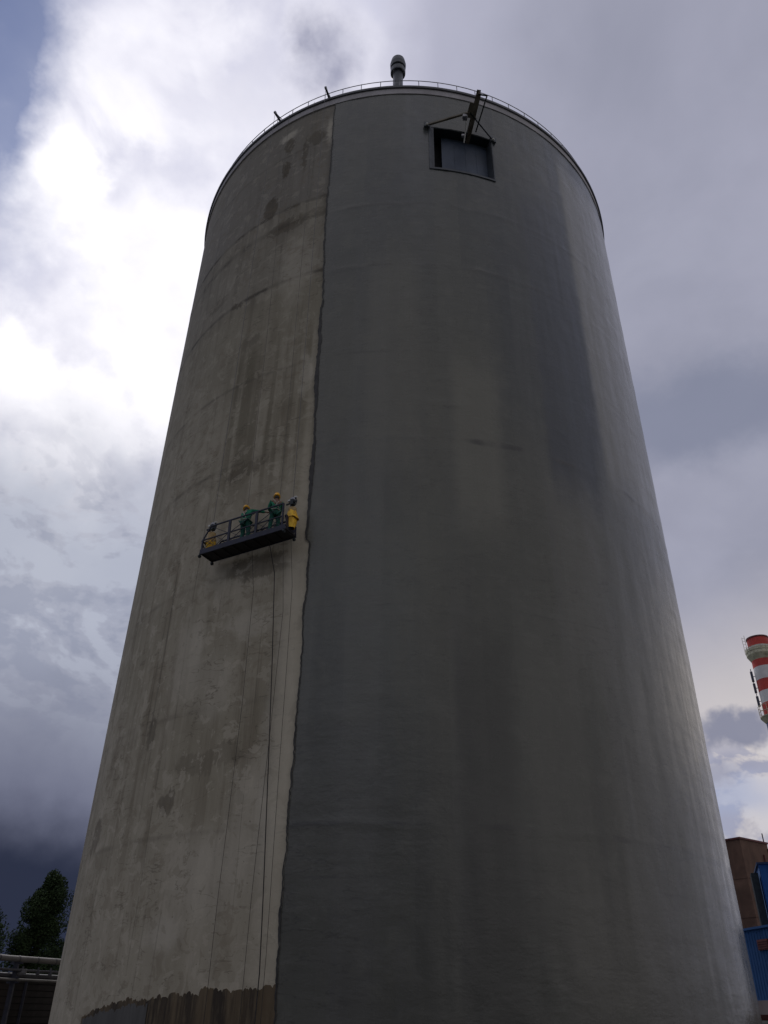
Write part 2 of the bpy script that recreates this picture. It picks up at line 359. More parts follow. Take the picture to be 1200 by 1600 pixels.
plain('gallery_cream', (0.62, 0.60, 0.45), 0.6, var=0.2, scale=1.0, dirt=(0.2, 0.17, 0.1))
plain('antenna_dark', (0.06, 0.065, 0.10), 0.6, var=0.2)
plain('pipe_lagging', (0.17, 0.163, 0.163), 0.65, 0.1, var=0.2, scale=1.5)
plain('pipe_dull', (0.085, 0.085, 0.10), 0.6, 0.2, var=0.3, scale=1.5)
plain('rack_steel', (0.035, 0.035, 0.05), 0.6, 0.2, var=0.3)
plain('dark_boards', (0.030, 0.026, 0.026), 0.8, var=0.4, scale=1.2, dirt=(0.05, 0.03, 0.025))
plain('blue_cladding', (0.018, 0.10, 0.30), 0.85, var=0.15, scale=0.5)
plain('blue_dark', (0.010, 0.035, 0.10), 0.6, var=0.2, scale=0.5)
plain('plinth_pink', (0.24, 0.20, 0.205), 0.85, var=0.2, scale=0.7)
plain('dark_red_paint', (0.13, 0.028, 0.025), 0.6, var=0.3, scale=1)
plain('asphalt', (0.055, 0.055, 0.055), 0.9, var=0.3, scale=0.4)
plain('field', (0.07, 0.075, 0.05), 0.95, var=0.3, scale=0.05)
plain('slab', (0.20, 0.195, 0.185), 0.9, var=0.2, scale=0.3)
plain('bark', (0.06, 0.045, 0.035), 0.9, var=0.3, scale=3)
def brick_mat():
    mt, nt, b = new_mat('rust_wall')
    tc = nt.nodes.new('ShaderNodeTexCoord'); o = tc.outputs['Object']
    x, y, z = sepxyz(nt, o)
    n = noise(nt, o, 0.5, 7, 0.65, 0.5); s = noise(nt, comb(nt, x, y, z*0.08), 1.6, 6, 0.6)
    cc = rgbmix(nt, n.ss(0.3, 0.7), (0.11, 0.062, 0.042), (0.20, 0.115, 0.078))
    cc = rgbmix(nt, s.ss(0.5, 0.7)*0.6, cc, (0.055, 0.035, 0.03))
    cc = rgbmix(nt, z.ss(6.5, 5.0)*0.4, cc, (0.17, 0.065, 0.035))
    nt.links.new(cc, b.inputs['Base Color']); b.inputs['Roughness'].default_value = 0.85
    bump(nt, b, n, 0.4, 0.05)
brick_mat()
def leaf_mat(name, a, bb):
    mt, nt, b = new_mat(name)
    oi = nt.nodes.new('ShaderNodeTexCoord')
    n = noise(nt, oi.outputs['Object'], 0.7, 5, 0.6); n2_ = noise(nt, oi.outputs['Object'], 4, 3, 0.6)
    cc = rgbmix(nt, n.ss(0.35, 0.65), a, bb); cc = rgbmix(nt, n2_.ss(0.5, 0.7)*0.4, cc, tuple(v*1.8 for v in bb))
    nt.links.new(cc, b.inputs['Base Color']); b.inputs['Roughness'].default_value = 0.95; b.inputs['Specular IOR Level'].default_value = 0.1
leaf_mat('leaf_dark', (0.018, 0.03, 0.014), (0.035, 0.055, 0.022))

# ------------------------------------------------------------------ object helpers
def tag(o, label=None, cat=None, group=None, kind=None):
    if label: o['label'] = label
    if cat: o['category'] = cat
    if group: o['group'] = group
    if kind: o['kind'] = kind
    return o
def empty(name, loc=(0, 0, 0), mat=None):
    o = bpy.data.objects.new(name, None); COL.objects.link(o); o.empty_display_size = 0.3
    if mat is not None: o.matrix_world = mat
    else: o.location = loc
    return o
class MB:
    def __init__(s): s.v, s.f, s.uv = [], [], []
    def add(s, vs, fs):
        k = len(s.v); s.v += [Vector(p) for p in vs]; s.f += [tuple(i+k for i in f) for f in fs]; return s
    def box(s, c, size, M=None):
        hx, hy, hz = [q/2 for q in size]; c = Vector(c)
        vs = [Vector((sx*hx, sy*hy, sz*hz)) for sz in (-1, 1) for sy in (-1, 1) for sx in (-1, 1)]
        vs = [(M @ p if M else p)+c for p in vs]
        return s.add(vs, [(0, 2, 3, 1), (4, 5, 7, 6), (0, 1, 5, 4), (2, 6, 7, 3), (0, 4, 6, 2), (1, 3, 7, 5)])
    def bar(s, a, b, w, h=None, up=(0, 0, 1)):
        """rectangular bar from a to b"""
        a, b = Vector(a), Vector(b); d = b-a; L = d.length; x = d.normalized(); up = Vector(up)
        if abs(x.dot(up)) > 0.99: up = Vector((0, 1, 0))
        y = up.cross(x).normalized(); z = x.cross(y)
        M = Matrix((x, y, z)).transposed()
        return s.box((a+b)/2, (L, w, h or w), M)
    def tube(s, pts, r, n=8, cap=True, closed=False):
        pts = [Vector(p) for p in pts]; rings = []; N = len(pts)
        rr = r if isinstance(r, (list, tuple)) else [r]*N
        for i, p in enumerate(pts):
            a = pts[(i-1) % N] if (closed or i) else p; b = pts[(i+1) % N] if (closed or i < N-1) else p
            t = (b-a).normalized(); up = Vector((0, 0, 1)) if abs(t.z) < 0.95 else Vector((0, 1, 0))
            x = up.cross(t).normalized(); y = t.cross(x)
            rings.append([p+(x*math.cos(2*math.pi*j/n)+y*math.sin(2*math.pi*j/n))*rr[i] for j in range(n)])
        vs = [q for rg in rings for q in rg]; fs = []
        for i in range(N if closed else N-1):
            for j in range(n):
                a, b = i*n+j, i*n+(j+1) % n; c_, d_ = ((i+1) % N)*n+(j+1) % n, ((i+1) % N)*n+j
                fs.append((a, b, c_, d_))
        if cap and not closed: fs += [tuple(range(n-1, -1, -1)), tuple((N-1)*n+j for j in range(n))]
        return s.add(vs, fs)
    def lathe(s, prof, n=24, c=(0, 0, 0), cap=True):
        """prof: list of (radius, z)"""
        c = Vector(c); vs = []; fs = []
        for r, z in prof:
            vs += [c+Vector((r*math.cos(2*math.pi*j/n), r*math.sin(2*math.pi*j/n), z)) for j in range(n)]
        for i in range(len(prof)-1):
            for j in range(n): fs.append((i*n+j, i*n+(j+1) % n, (i+1)*n+(j+1) % n, (i+1)*n+j))
        if cap: fs += [tuple(range(n-1, -1, -1)), tuple((len(prof)-1)*n+j for j in range(n))]
        return s.add(vs, fs)
    def ell(s, c, r, n=12, m_=8, M=None):
        c = Vector(c); vs = []; fs = []
        for i in range(m_+1):
            t = math.pi*i/m_
            for j in range(n):
                p = Vector((r[0]*math.sin(t)*math.cos(2*math.pi*j/n), r[1]*math.sin(t)*math.sin(2*math.pi*j/n), -r[2]*math.cos(t)))
                vs.append((M @ p if M else p)+c)
        for i in range(m_):
            for j in range(n): fs.append((i*n+j, i*n+(j+1) % n, (i+1)*n+(j+1) % n, (i+1)*n+j))
        return s.add(vs, fs)
    def build(s, name, mat, parent=None, smooth=False, bevel=0):
        me = bpy.data.meshes.new(name); me.from_pydata([tuple(p) for p in s.v], [], s.f)
        if s.uv:
            l = me.uv_layers.new(name='UVMap')
            for lp in me.loops: l.data[lp.index].uv = s.uv[lp.vertex_index]
        me.materials.append(MATS[mat]); me.validate()
        if smooth: me.polygons.foreach_set('use_smooth', [True]*len(me.polygons))
        o = bpy.data.objects.new(name, me); COL.objects.link(o)
        if parent is not None: o.parent = parent
        if bevel:
            b = o.modifiers.new('bevel', 'BEVEL'); b.width = bevel; b.segments = 1; b.limit_method = 'ANGLE'
        return o

# ------------------------------------------------------------------ the ground
def sheet(name, x0, x1, y0, y1, z, mat):
    g_ = MB().add([(x0, y0, z), (x1, y0, z), (x1, y1, z), (x0, y1, z)], [(0, 1, 2, 3)])
    return tag(g_.build(name, mat), kind='structure')
sheet('ground', -3000, 3000, -3000, 3000, 0.0, 'field')
sheet('yard', -90, 90, -60, 110, 0.006, 'asphalt')

# ------------------------------------------------------------------ the silo
CX, CY, RW = 1.0283, 36.9978, 13.0
H_BAND, H_LIP0, H_TOP = 43.08, 43.55, 43.74
def cp(th, z, r=RW):
    """point in silo space: angle in degrees from the side facing the camera"""
    t = rad(th); return Vector((r*math.sin(t), -r*math.cos(t), z))
silo = tag(empty('concrete_silo', (CX, CY, 0)), 'giant round concrete silo, left strip bare stained concrete and the rest coated dark grey', 'silo')

SEAM = [(41.54, -17.95), (36.65, -17.95), (33.49, -17.9), (31.0, -17.7), (28.05, -17.35), (25.94, -17.25), (22.92, -17.0), (20.16, -16.72),
        (17.95, -16.75), (15.95, -16.85), (15.80, -16.25), (14.11, -16.15), (12.92, -16.38), (11.0, -16.2), (9.13, -16.3), (7.68, -16.42), (6.23, -16.38), (4.46, -16.5), (2.9, -16.35), (1.6, -16.25), (0, -16.2)][::-1]
def seam(z):
    s = SEAM
    if z >= s[-1][0]: b = s[-1][1]
    else:
        for (z0, a0), (z1, a1) in zip(s, s[1:]):
            if z <= z1: b = a0+(a1-a0)*(z-z0)/(z1-z0); break
    w_ = 0.55 if z < 15.5 else 1.0
    b += w_*0.22*(mnoise.noise(Vector((math.floor(z/1.55+0.3*math.sin(z))*1.37, 5.5, 0.5))))+w_*0.12*(mnoise.noise(Vector((math.floor(z/0.42)*2.31, 8.5, 0.5))))
    return b+0.10*mnoise.noise(Vector((z*0.8, 3.1, 0)))+0.14*mnoise.noise(Vector((z*2.6, 7.7, 0)))+0.10*mnoise.noise(Vector((z*7.5, 1.7, 0)))
HA0, HA1, HZ0, HZ1 = 4.65, 18.65, 36.85, 40.22          # the hatch opening
def cgrid(ths, zs, rf, skip=None):
    """curved sheet; ths may be a function of z giving the list of angles"""
    mb = MB(); rows = []
    for z in zs:
        row = []
        for th in (ths(z) if callable(ths) else ths):
            row.append(len(mb.v)); mb.v.append(cp(th, z, rf(th, z))); mb.uv.append((U(th), z))
        rows.append(row)
    for i in range(len(rows)-1):
        for j in range(len(rows[0])-1):
            if skip and skip(i, j): continue
            mb.f.append((rows[i][j], rows[i][j+1], rows[i+1][j+1], rows[i+1][j]))
    return mb
def span(a, b, n): return [a+(b-a)*i/n for i in range(n+1)]
# bare concrete wall, all the way round and with the hatch left open
ths = span(-180, HA0, 150)[:-1]+span(HA0, HA1, 12)[:-1]+span(HA1, 180, 130)
zs = span(0, HZ0, 110)[:-1]+span(HZ0, HZ1, 10)[:-1]+span(HZ1, H_BAND, 9)
def mid_in(a, b): return HA0 < a < HA1 and HZ0 < b < HZ1
def raw_r(th, z):
    jn = sum(0.012*math.exp(-((z-j)/0.18)**2) for j in JOINTS)
    return RW+0.012*mnoise.noise(Vector((th*0.07, z*0.12, 5)))+jn*(0.5+mnoise.noise(Vector((th*.3, z, 2))))
wall = cgrid(ths, zs, raw_r, lambda i, j: mid_in((ths[j]+ths[j+1])/2, (zs[i]+zs[i+1])/2)).build('wall', 'raw_concrete', silo, True)
tag(wall, 'bare stained concrete wall with vertical streaks')
# the new grey coating: a 30 mm skin from the ragged seam round to the back
czs = span(0, HZ0, 330)[:-1]+span(HZ0, HZ1, 30)[:-1]+span(HZ1, H_BAND-0.01, 26)
cth_fix = span(-15.0, HA0, 50)[:-1]+span(HA0, HA1, 34)[:-1]+span(HA1, 80, 160)[:-1]+span(80, 200, 80)
def cths(z):
    s0 = seam(z)+0.12
    return [s0, (s0*0.6-15.0*0.4), (s0*0.2-15.0*0.8)]+cth_fix
NF = 3
def coat_r(th, z):
    v = 0.014*mnoise.noise(Vector((th*0.25, z*0.10, 0)))+0.010*mnoise.noise(Vector((th*0.45, z*0.9, 9)))+0.005*mnoise.noise(Vector((th*1.1, z*0.25, 4)))
    v += sum(0.016*math.exp(-((z+0.12*mnoise.noise(Vector((th*.2, j, 1)))-j)/0.10)**2)*max(0, 0.4+1.3*mnoise.noise(Vector((th*.12, j, 4)))) for j in (6.3, 20.15, 29.8, 34.0))
    return RW+0.036+v
def cskip(i, j):
    if j < NF: return False
    return mid_in((cth_fix[j-NF]+cth_fix[j-NF+1])/2, (czs[i]+czs[i+1])/2)
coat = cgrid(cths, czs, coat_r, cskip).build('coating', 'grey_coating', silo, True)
tag(coat, 'smooth dark grey coating with a soft sheen on the right')
# dark ragged bead where the coating ends: the shade of its edge made as a strip
bz = span(0.0, H_BAND-0.02, 900)
def shade_w(z):
    k = 0.35+0.75*max(0, mnoise.noise(Vector((z*1.4, 0, 3)))+0.25)+0.5*mnoise.noise(Vector((z*6, 0, 8)))
    if 16.0 < z < 28: k += 1.3
    if z > 33: k *= 0.6
    k *= 0.35+1.3*max(0, mnoise.noise(Vector((z*0.45, 4, 1)))+0.35)
    return max(0.015, k)*(0.22 if z > 15.5 else 0.14)
edge_shade = cgrid(lambda z: [seam(z)-shade_w(z)*0.8, seam(z)-shade_w(z)*0.3, seam(z)+shade_w(z)*0.3+0.1, seam(z)+shade_w(z)*0.35+0.14], bz,
             lambda th, z: RW+0.03+0.032).build('coating_edge_shade', 'painted_edge_shade', silo)
# bottom: ragged primer strokes under the coming coat
DR = [(-49.3, 1.55), (-45.6, 1.72), (-38.6, 1.97), (-35, 2.02), (-30.7, 2.08), (-25.9, 2.22), (-22.3, 2.22), (-18.9, 2.3), (-16.2, 2.32)]
def drip_top(th, seed=0):
    b = DR[-1][1]
    for (a0, z0), (a1, z1) in zip(DR, DR[1:]):
        if th <= a1: b = z0+(z1-z0)*(th-a0)/(a1-a0); break
    ph = th/0.85+0.55*math.sin(th*1.3)+0.3*math.sin(th*0.41); st = math.floor(ph); fr = ph-st
    rnd = mnoise.noise(Vector((st*3.71+seed, 0.4, 2.2)))
    return b+rnd*0.12-0.08*(2*fr-1)**4+0.05*mnoise.noise(Vector((th*4, seed, 0)))-0.12*max(0, mnoise.noise(Vector((th*0.5, 3, seed)))) 
def skirt(name, a0, a1, mat, r, drop, n, seed=0, label=None):
    mb = MB()
    for th in span(a0, a1, n):
        k = len(mb.v); zt = drip_top(th, seed)-drop
        for z in (0.0, zt*0.5, zt): mb.v.append(cp(th, z, r)); mb.uv.append((U(th), z))
        mb.v.append(cp(th, zt+0.008, RW-0.01)); mb.uv.append((U(th), zt))
        if k: mb.f += [(k-4+q, k+q, k+1+q, k-3+q) for q in range(3)]
    o = mb.build(name, mat, silo)
    if label: tag(o, label)
skirt('primer_coat', -49.2, -16.1, 'brown_primer', RW+0.022, 0.0, 420, 0, 'dark brown ragged primer strokes')
skirt('grey_undercoat', -48.8, -34.6, 'grey_primer', RW+0.034, 0.11, 220, 5, 'flat grey undercoat patch')
# cornice belt, lip, roof
def ring(name, prof, mat, n=256):
    """closed profile (r, z) swept round the silo"""
    mb = MB(); m_ = len(prof)
    for k in range(n):
        for r, z in prof: mb.v.append(cp(360*k/n, z, r+0.006*mnoise.noise(Vector((k*0.2, z, 0)))))
    for k in range(n):
        for i in range(m_):
            a, b = k*m_+i, k*m_+(i+1) % m_; c_, d_ = ((k+1) % n)*m_+(i+1) % m_, ((k+1) % n)*m_+i
            mb.f.append((a, d_, c_, b))
    return mb.build(name, mat, silo)
ring('cornice_band', [(12.7, H_BAND), (13.075, H_BAND), (13.065, H_LIP0), (12.7, H_LIP0)], 'cornice_concrete')
ring('roof_lip', [(12.75, H_LIP0+0.002), (13.14, H_LIP0+0.002), (13.15, H_LIP0+0.03), (13.15, H_TOP-0.03), (13.13, H_TOP), (12.75, H_TOP)], 'lip_metal')
MB().lathe([(12.8, 43.66), (0.4, 44.6)], 96, cap=False).build('roof', 'roof_felt', silo)

# hatch: reveals, frame, door leaf left ajar, black gap
def cbox(a0, a1, z0, z1, r0, r1, n=8):
    mb = MB()
    for k in range(n+1):
        th = a0+(a1-a0)*k/n
        mb.v += [cp(th, z0, r0), cp(th, z0, r1), cp(th, z1, r1), cp(th, z1, r0)]
        if k: b = 4*k; mb.f += [(b-4+i, b+i, b+(i+1) % 4, b-4+(i+1) % 4) for i in range(4)]
    mb.f += [(0, 1, 2, 3), (4*n+3, 4*n+2, 4*n+1, 4*n)]
    return mb
hatch = cbox(HA0+0.55, HA1-0.1, HZ0+0.07, HZ1-0.05, 12.10, 12.12, 10).build('hatch', 'dark_void', silo)
tag(hatch, 'open loading hatch near the silo top')
d1 = MB()
for q in ((HA0-0.02, HA0+0.55), ): d1 = cbox(q[0], q[1], HZ0, HZ1, 12.1, 13.02, 2)
d1.build('jamb', 'frame_steel', hatch)
cbox(HA1-0.08, HA1+0.02, HZ0, HZ1, 12.1, 13.02, 2).build('jamb', 'frame_steel', hatch)
cbox(HA0, HA1, HZ1-0.05, HZ1+0.02, 12.1, 13.02, 10).build('lintel', 'black_steel', hatch)
cbox(HA0, HA1, HZ0-0.03, HZ0+0.05, 12.1, 13.02, 10).build('sill', 'frame_steel', hatch)
cbox(HA0+2.7, HA1-0.12, HZ0+0.05, HZ1-0.06, 12.48, 12.54, 10).build('door_leaf', 'door_sheet', hatch)
for k in range(1, 4):
    a = HA0+3.0+k*2.7; cbox(a, a+0.08, HZ0+0.07, HZ1-0.08, 12.538, 12.553, 1).build('door_rib', 'door_sheet', hatch)
for z0, z1, a0, a1, nm in ((HZ0-0.16, HZ1+0.0, HA0-0.6, HA0-0.02, 'frame_side'), (HZ0-0.16, HZ1, HA1+0.02, HA1+0.3, 'frame_side'), (HZ0-0.16, HZ0-0.03, HA0-0.02, HA1+0.02, 'frame_bottom')):
    cbox(a0, a1, z0, z1, 12.9, 13.085, 10).build(nm, 'frame_steel', hatch)

# roof vent with cowl
vent = MB().tube([(0.39-CX, 25.3-CY, 43.3), (0.39-CX, 25.3-CY, 48.1)], 0.285, 20).build('vent_pipe', 'vent_steel', silo, True)
vc = (0.39-CX, 25.3-CY, 0)
MB().lathe([(0.40, 47.35), (0.43, 47.4), (0.43, 47.75), (0.40, 47.8), (0.36, 47.77), (0.36, 47.42)], 24, vc, False).build('cowl_ring', 'vent_steel', vent)
MB().lathe([(0.37, 47.95), (0.44, 47.97), (0.46, 48.3), (0.39, 48.75), (0.22, 49.0), (0.03, 49.1)], 24, vc).build('cowl', 'vent_steel', vent)
for k in range(4):
    t = math.pi/4+k*math.pi/2
    MB().bar((vc[0]+.28*math.cos(t), vc[1]+.28*math.sin(t), 47.6), (vc[0]+.38*math.cos(t), vc[1]+.38*math.sin(t), 47.97), 0.03).build('stay', 'vent_steel', vent)
MB().box((vc[0]+.1, vc[1]-.29, 44.35), (0.14, 0.05, 0.35)).build('inspection_plate', 'pipe_lagging', vent)

# guard rail on the roof edge
rail = tag(empty('guard_rail', (CX, CY, H_TOP)), 'thin steel handrail running round the roof edge of the silo', 'railing')
RT = 0.80
MB().tube([cp(360*k/156, RT, 12.93) for k in range(156)], 0.023, 6, closed=True).build('top_rail', 'rail_steel', rail)
pm = None
for k in range(78):
    th = 2.12+360/78*k; p = cp(th, 0, 12.93)
    if pm is None:
        po = MB().tube([(0, 0, -0.06), (0, 0, RT)], 0.02, 6).build('post', 'rail_steel', rail); pm = po.data
    else:
        po = bpy.data.objects.new('post', pm); COL.objects.link(po); po.parent = rail
    po.location = (p.x, p.y, 0)
    po.rotation_euler = (random.uniform(-.02, .02), random.uniform(-.02, .02), 0)

# ------------------------------------------------------------------ lifting beam over the hatch
WZ = 40.1
hb = tag(empty('lifting_beam', (3.97, 24.74, WZ)), 'weathered steel lifting beam with side stays jutting out above the hatch', 'hoist beam')
O = Vector((3.97, 24.74, WZ))
def L(x, y, z): return Vector((x, y, z))-O
root, tip = L(4.0, 24.9, WZ), L(4.35, 22.15, WZ)
dv = (tip-root).normalized(); sv = Vector((dv.y, -dv.x, 0))
bm_ = MB(); bm_.bar(root, tip, 0.20, 0.03).bar(root+Vector((0, 0, .30)), tip+Vector((0, 0, .30)), 0.20, 0.03).bar(root+Vector((0, 0, .15)), tip+Vector((0, 0, .15)), 0.03, 0.29)
bm_.build('beam', 'weathered_beam', hb)
j = L(3.97, 23.1, WZ-0.02)
for a, n in ((L(1.86, 23.84, WZ), 'left'), (L(5.32, 24.62, WZ), 'right')):
    w = 0.10 if n == 'left' else 0.06
    MB().bar(j+Vector((0, 0, -.03)), a, w, w).build('stay', 'weathered_beam' if n == 'left' else 'black_steel', hb)
    MB().box(a, (0.30, 0.14, 0.34), Matrix.Rotation(rad(4 if n == 'left' else 19), 3, 'Z')).build('anchor_plate', 'frame_steel', hb)
    MB().ell(a+Vector((0, -.12, -.1)), (.07, .07, .07), 8, 6).build('anchor_bolt', 'white_paint', hb)
MB().add([j+sv*0.1+dv*0.5, j-sv*0.1+dv*0.5, j-sv*0.12-dv*0.1, j-sv*0.45-dv*0.28, j+sv*0.12-dv*0.3,
          j+sv*0.1+dv*0.5+Vector((0, 0, -.03)), j-sv*0.1+dv*0.5+Vector((0, 0, -.03)), j-sv*0.12-dv*0.1+Vector((0, 0, -.03)), j-sv*0.45-dv*0.28+Vector((0, 0, -.03)), j+sv*0.12-dv*0.3+Vector((0, 0, -.03))],
         [(0, 1, 2, 3, 4), (9, 8, 7, 6, 5), (0, 5, 6, 1), (1, 6, 7, 2), (2, 7, 8, 3), (3, 8, 9, 4), (4, 9, 5, 0)]).build('gusset', 'weathered_beam', hb)
MB().bar(tip+dv*-0.06, tip+dv*-0.06+Vector((0.42, 0.05, 0)), 0.06, 0.06).build('cross_arm', 'black_steel', hb)
MB().tube([tip+dv*-0.06+Vector((0.40, 0.05, 0)), L(4.38, 24.15, WZ-0.05)], 0.035, 8).build('side_rod', 'black_steel', hb)
tr = MB().box(j+Vector((-.22, .18, -.16)), (.22, .26, .22)); tr.build('trolley', 'dull_aluminium', hb, bevel=0.02)
MB().tube([j+Vector((-.36, .18, -.12)), j+Vector((-.12, .18, -.12))], 0.10, 12).build('trolley_motor', 'white_paint', hb)
MB().tube([j+Vector((-.16, .25, -.2)), j+Vector((-.17, .75, -.55)), j+Vector((-.22, 1.1, -.9))], 0.03, 6).build('chain', 'white_paint', hb)
MB().box(j+Vector((-.24, 1.0, -.45)), (.2, .14, .16)).build('hook_block', 'dull_aluminium', hb, bevel=0.02)

# ------------------------------------------------------------------ outriggers on the roof edge and the hanging ropes
def outrigger(th, rt, label):
    p = cp(th, H_TOP, 12.7); n = cp(th, 0, 1.0)
    t = tag(empty('rope_outrigger', (CX+p.x, CY+p.y, H_TOP)), label, 'outrigger', 'rope outriggers on the silo roof edge')
    e = n*(rt-12.7)+Vector((0, 0, 0.30))
    MB().bar((0, 0, 0.03), e, 0.09, 0.13).build('arm', 'black_steel', t)
    MB().bar((-n.x*.6, -n.y*.6, 0.0), (-n.x*.02, -n.y*.02, 0.55), 0.06).build('brace', 'black_steel', t)
    MB().bar((-n.x*.02, -n.y*.02, 0.5), e+Vector((0, 0, .03)), 0.03).build('tie', 'black_steel', t)
    MB().tube([e+Vector((-n.y*.05, n.x*.05, 0)), e+Vector((n.y*.05, -n.x*.05, 0))], 0.09, 12).build('pulley', 'dull_aluminium', t)
    return Vector((CX+p.x, CY+p.y, H_TOP))+e
tipA = outrigger(-33.35, 13.52, 'left one of two small rope outriggers sticking out over the silo roof edge')
tipB = outrigger(-19.65, 13.52, 'right one of two small rope outriggers, nearer the roof vent')

# ------------------------------------------------------------------ suspended working platform
PL, PR = Vector((-6.33, 25.92, 15.71)), Vector((-3.08, 24.18, 15.81))
ex = (PR-PL).normalized(); eo = Vector((ex.y, -ex.x, 0)).normalized()      # eo points away from the wall
if eo.y > 0: eo = -eo
ez = (-eo).cross(ex)*-1
if ez.z < 0: ez = -ez
LEN = (PR-PL).length; DEP = 0.66
Mp = Matrix((ex, -eo, ez)).transposed().to_4x4(); Mp.translation = PL
plat = empty('suspended_platform', mat=Mp)
tag(plat, 'dark blue suspended work platform with yellow hoists hanging on the bare concrete', 'platform')
# local: x along, y towards the wall (outer side y=-DEP, wall side y=0), z up
def P_(n, mb, mat, parent=plat, **k): return mb.build(n, mat, parent, **k)
P_('deck', MB().box((LEN/2, -DEP/2, 0.055), (LEN, DEP-0.04, 0.05)), 'platform_under')
for k in range(9):
    x = 0.06+(LEN-0.12)*k/8; P_('cross_member', MB().box((x, -DEP/2, 0.012), (0.05, DEP-0.06, 0.045)), 'platform_under')
P_('edge_beam', MB().box((LEN/2, -DEP-0.0, 0.10), (LEN+.02, 0.04, 0.20)), 'platform_blue')
P_('edge_beam', MB().box((LEN/2, 0.0, 0.07), (LEN+.02, 0.04, 0.14)), 'platform_blue')
xs = [0.06, 1.24, 2.42, LEN-0.14]
for side, hh in ((-DEP, 1.10), (0.0, 0.80)):
    yy = side
    x0 = 0.36
    P_('top_rail', MB().bar((x0, yy, hh), (LEN-0.12, yy, hh), 0.045), 'platform_blue')
    P_('mid_rail', MB().bar((0.06, yy, hh*.53), (LEN-0.12, yy, hh*.53), 0.038), 'platform_blue')
    for i, x in enumerate(xs):
        top = hh if i else hh*.53
        P_('upright', MB().box((x, yy, top/2+.05), (0.10 if i in (1, 2) and side < 0 else 0.06, 0.045, top-.1)), 'platform_blue')
    P_('end_slope', MB().bar((0.06, yy, hh*.53), (x0, yy, hh), 0.04), 'platform_blue')
    for i in range(3):
        a, b = xs[i]+.05, xs[i+1]-.05; m2 = (a+b)/2; lo, mi = .2, hh*.53
        for p, q in (((a, lo), (m2, mi)), ((m2, mi), (b, lo)), ((a, mi), (m2, lo)), ((m2, lo), (b, mi))):
            P_('lattice_bar', MB().bar((p[0], yy+.012, p[1]), (q[0], yy+.012, q[1]), 0.016), 'platform_blue')
        dd = ((a if i else x0, hh), (b, mi)) if i != 1 else ((a, mi), (b, hh))
        if i == 2: dd = ((a, mi), (b, hh))
        P_('brace', MB().bar((dd[0][0], yy, dd[0][1]), (dd[1][0], yy, dd[1][1]), 0.018), 'platform_blue')
for x in (0.02, LEN-0.04):
    P_('end_frame', MB().bar((x, -DEP, .58), (x, 0, .45), 0.04).bar((x, -DEP, .1), (x, 0, .1), 0.05).bar((x, -DEP/2, .1), (x, -DEP/2, 1.25), 0.06)
       .bar((x, -DEP, .56), (x, -DEP/2, .1), 0.03), 'platform_blue')
P_('end_panel', MB().add([(LEN+.0, -DEP, .12), (LEN+.0, 0, .12), (LEN, 0, .42), (LEN, -DEP, .62), (LEN+.015, -DEP, .12), (LEN+.015, 0, .12), (LEN+.015, 0, .42), (LEN+.015, -DEP, .62)],
   [(0, 3, 2, 1), (4, 5, 6, 7), (0, 1, 5, 4), (1, 2, 6, 5), (2, 3, 7, 6), (3, 0, 4, 7)]), 'platform_blue')
for x, y in ((0.0, -DEP), (0.06, -0.02), (LEN-.05, -0.02), (LEN-.05, -DEP)):
    c_ = P_('caster', MB().tube([(x-.03, y, -.07), (x+.03, y, -.07)], 0.065, 12), 'black_steel')
    MB().box((x, y, .0), (.05, .04, .1)).build('fork', 'black_steel', c_)
for y in (0.12,):
    for x in (0.5, LEN-.5):
        w_ = P_('wall_roller', MB().tube([(x-.1, .16, .5), (x+.1, .16, .5)], 0.07, 12), 'black_steel'); MB().bar((x, 0.0, .5), (x, .16, .5), .03).build('roller_arm', 'black_steel', w_)
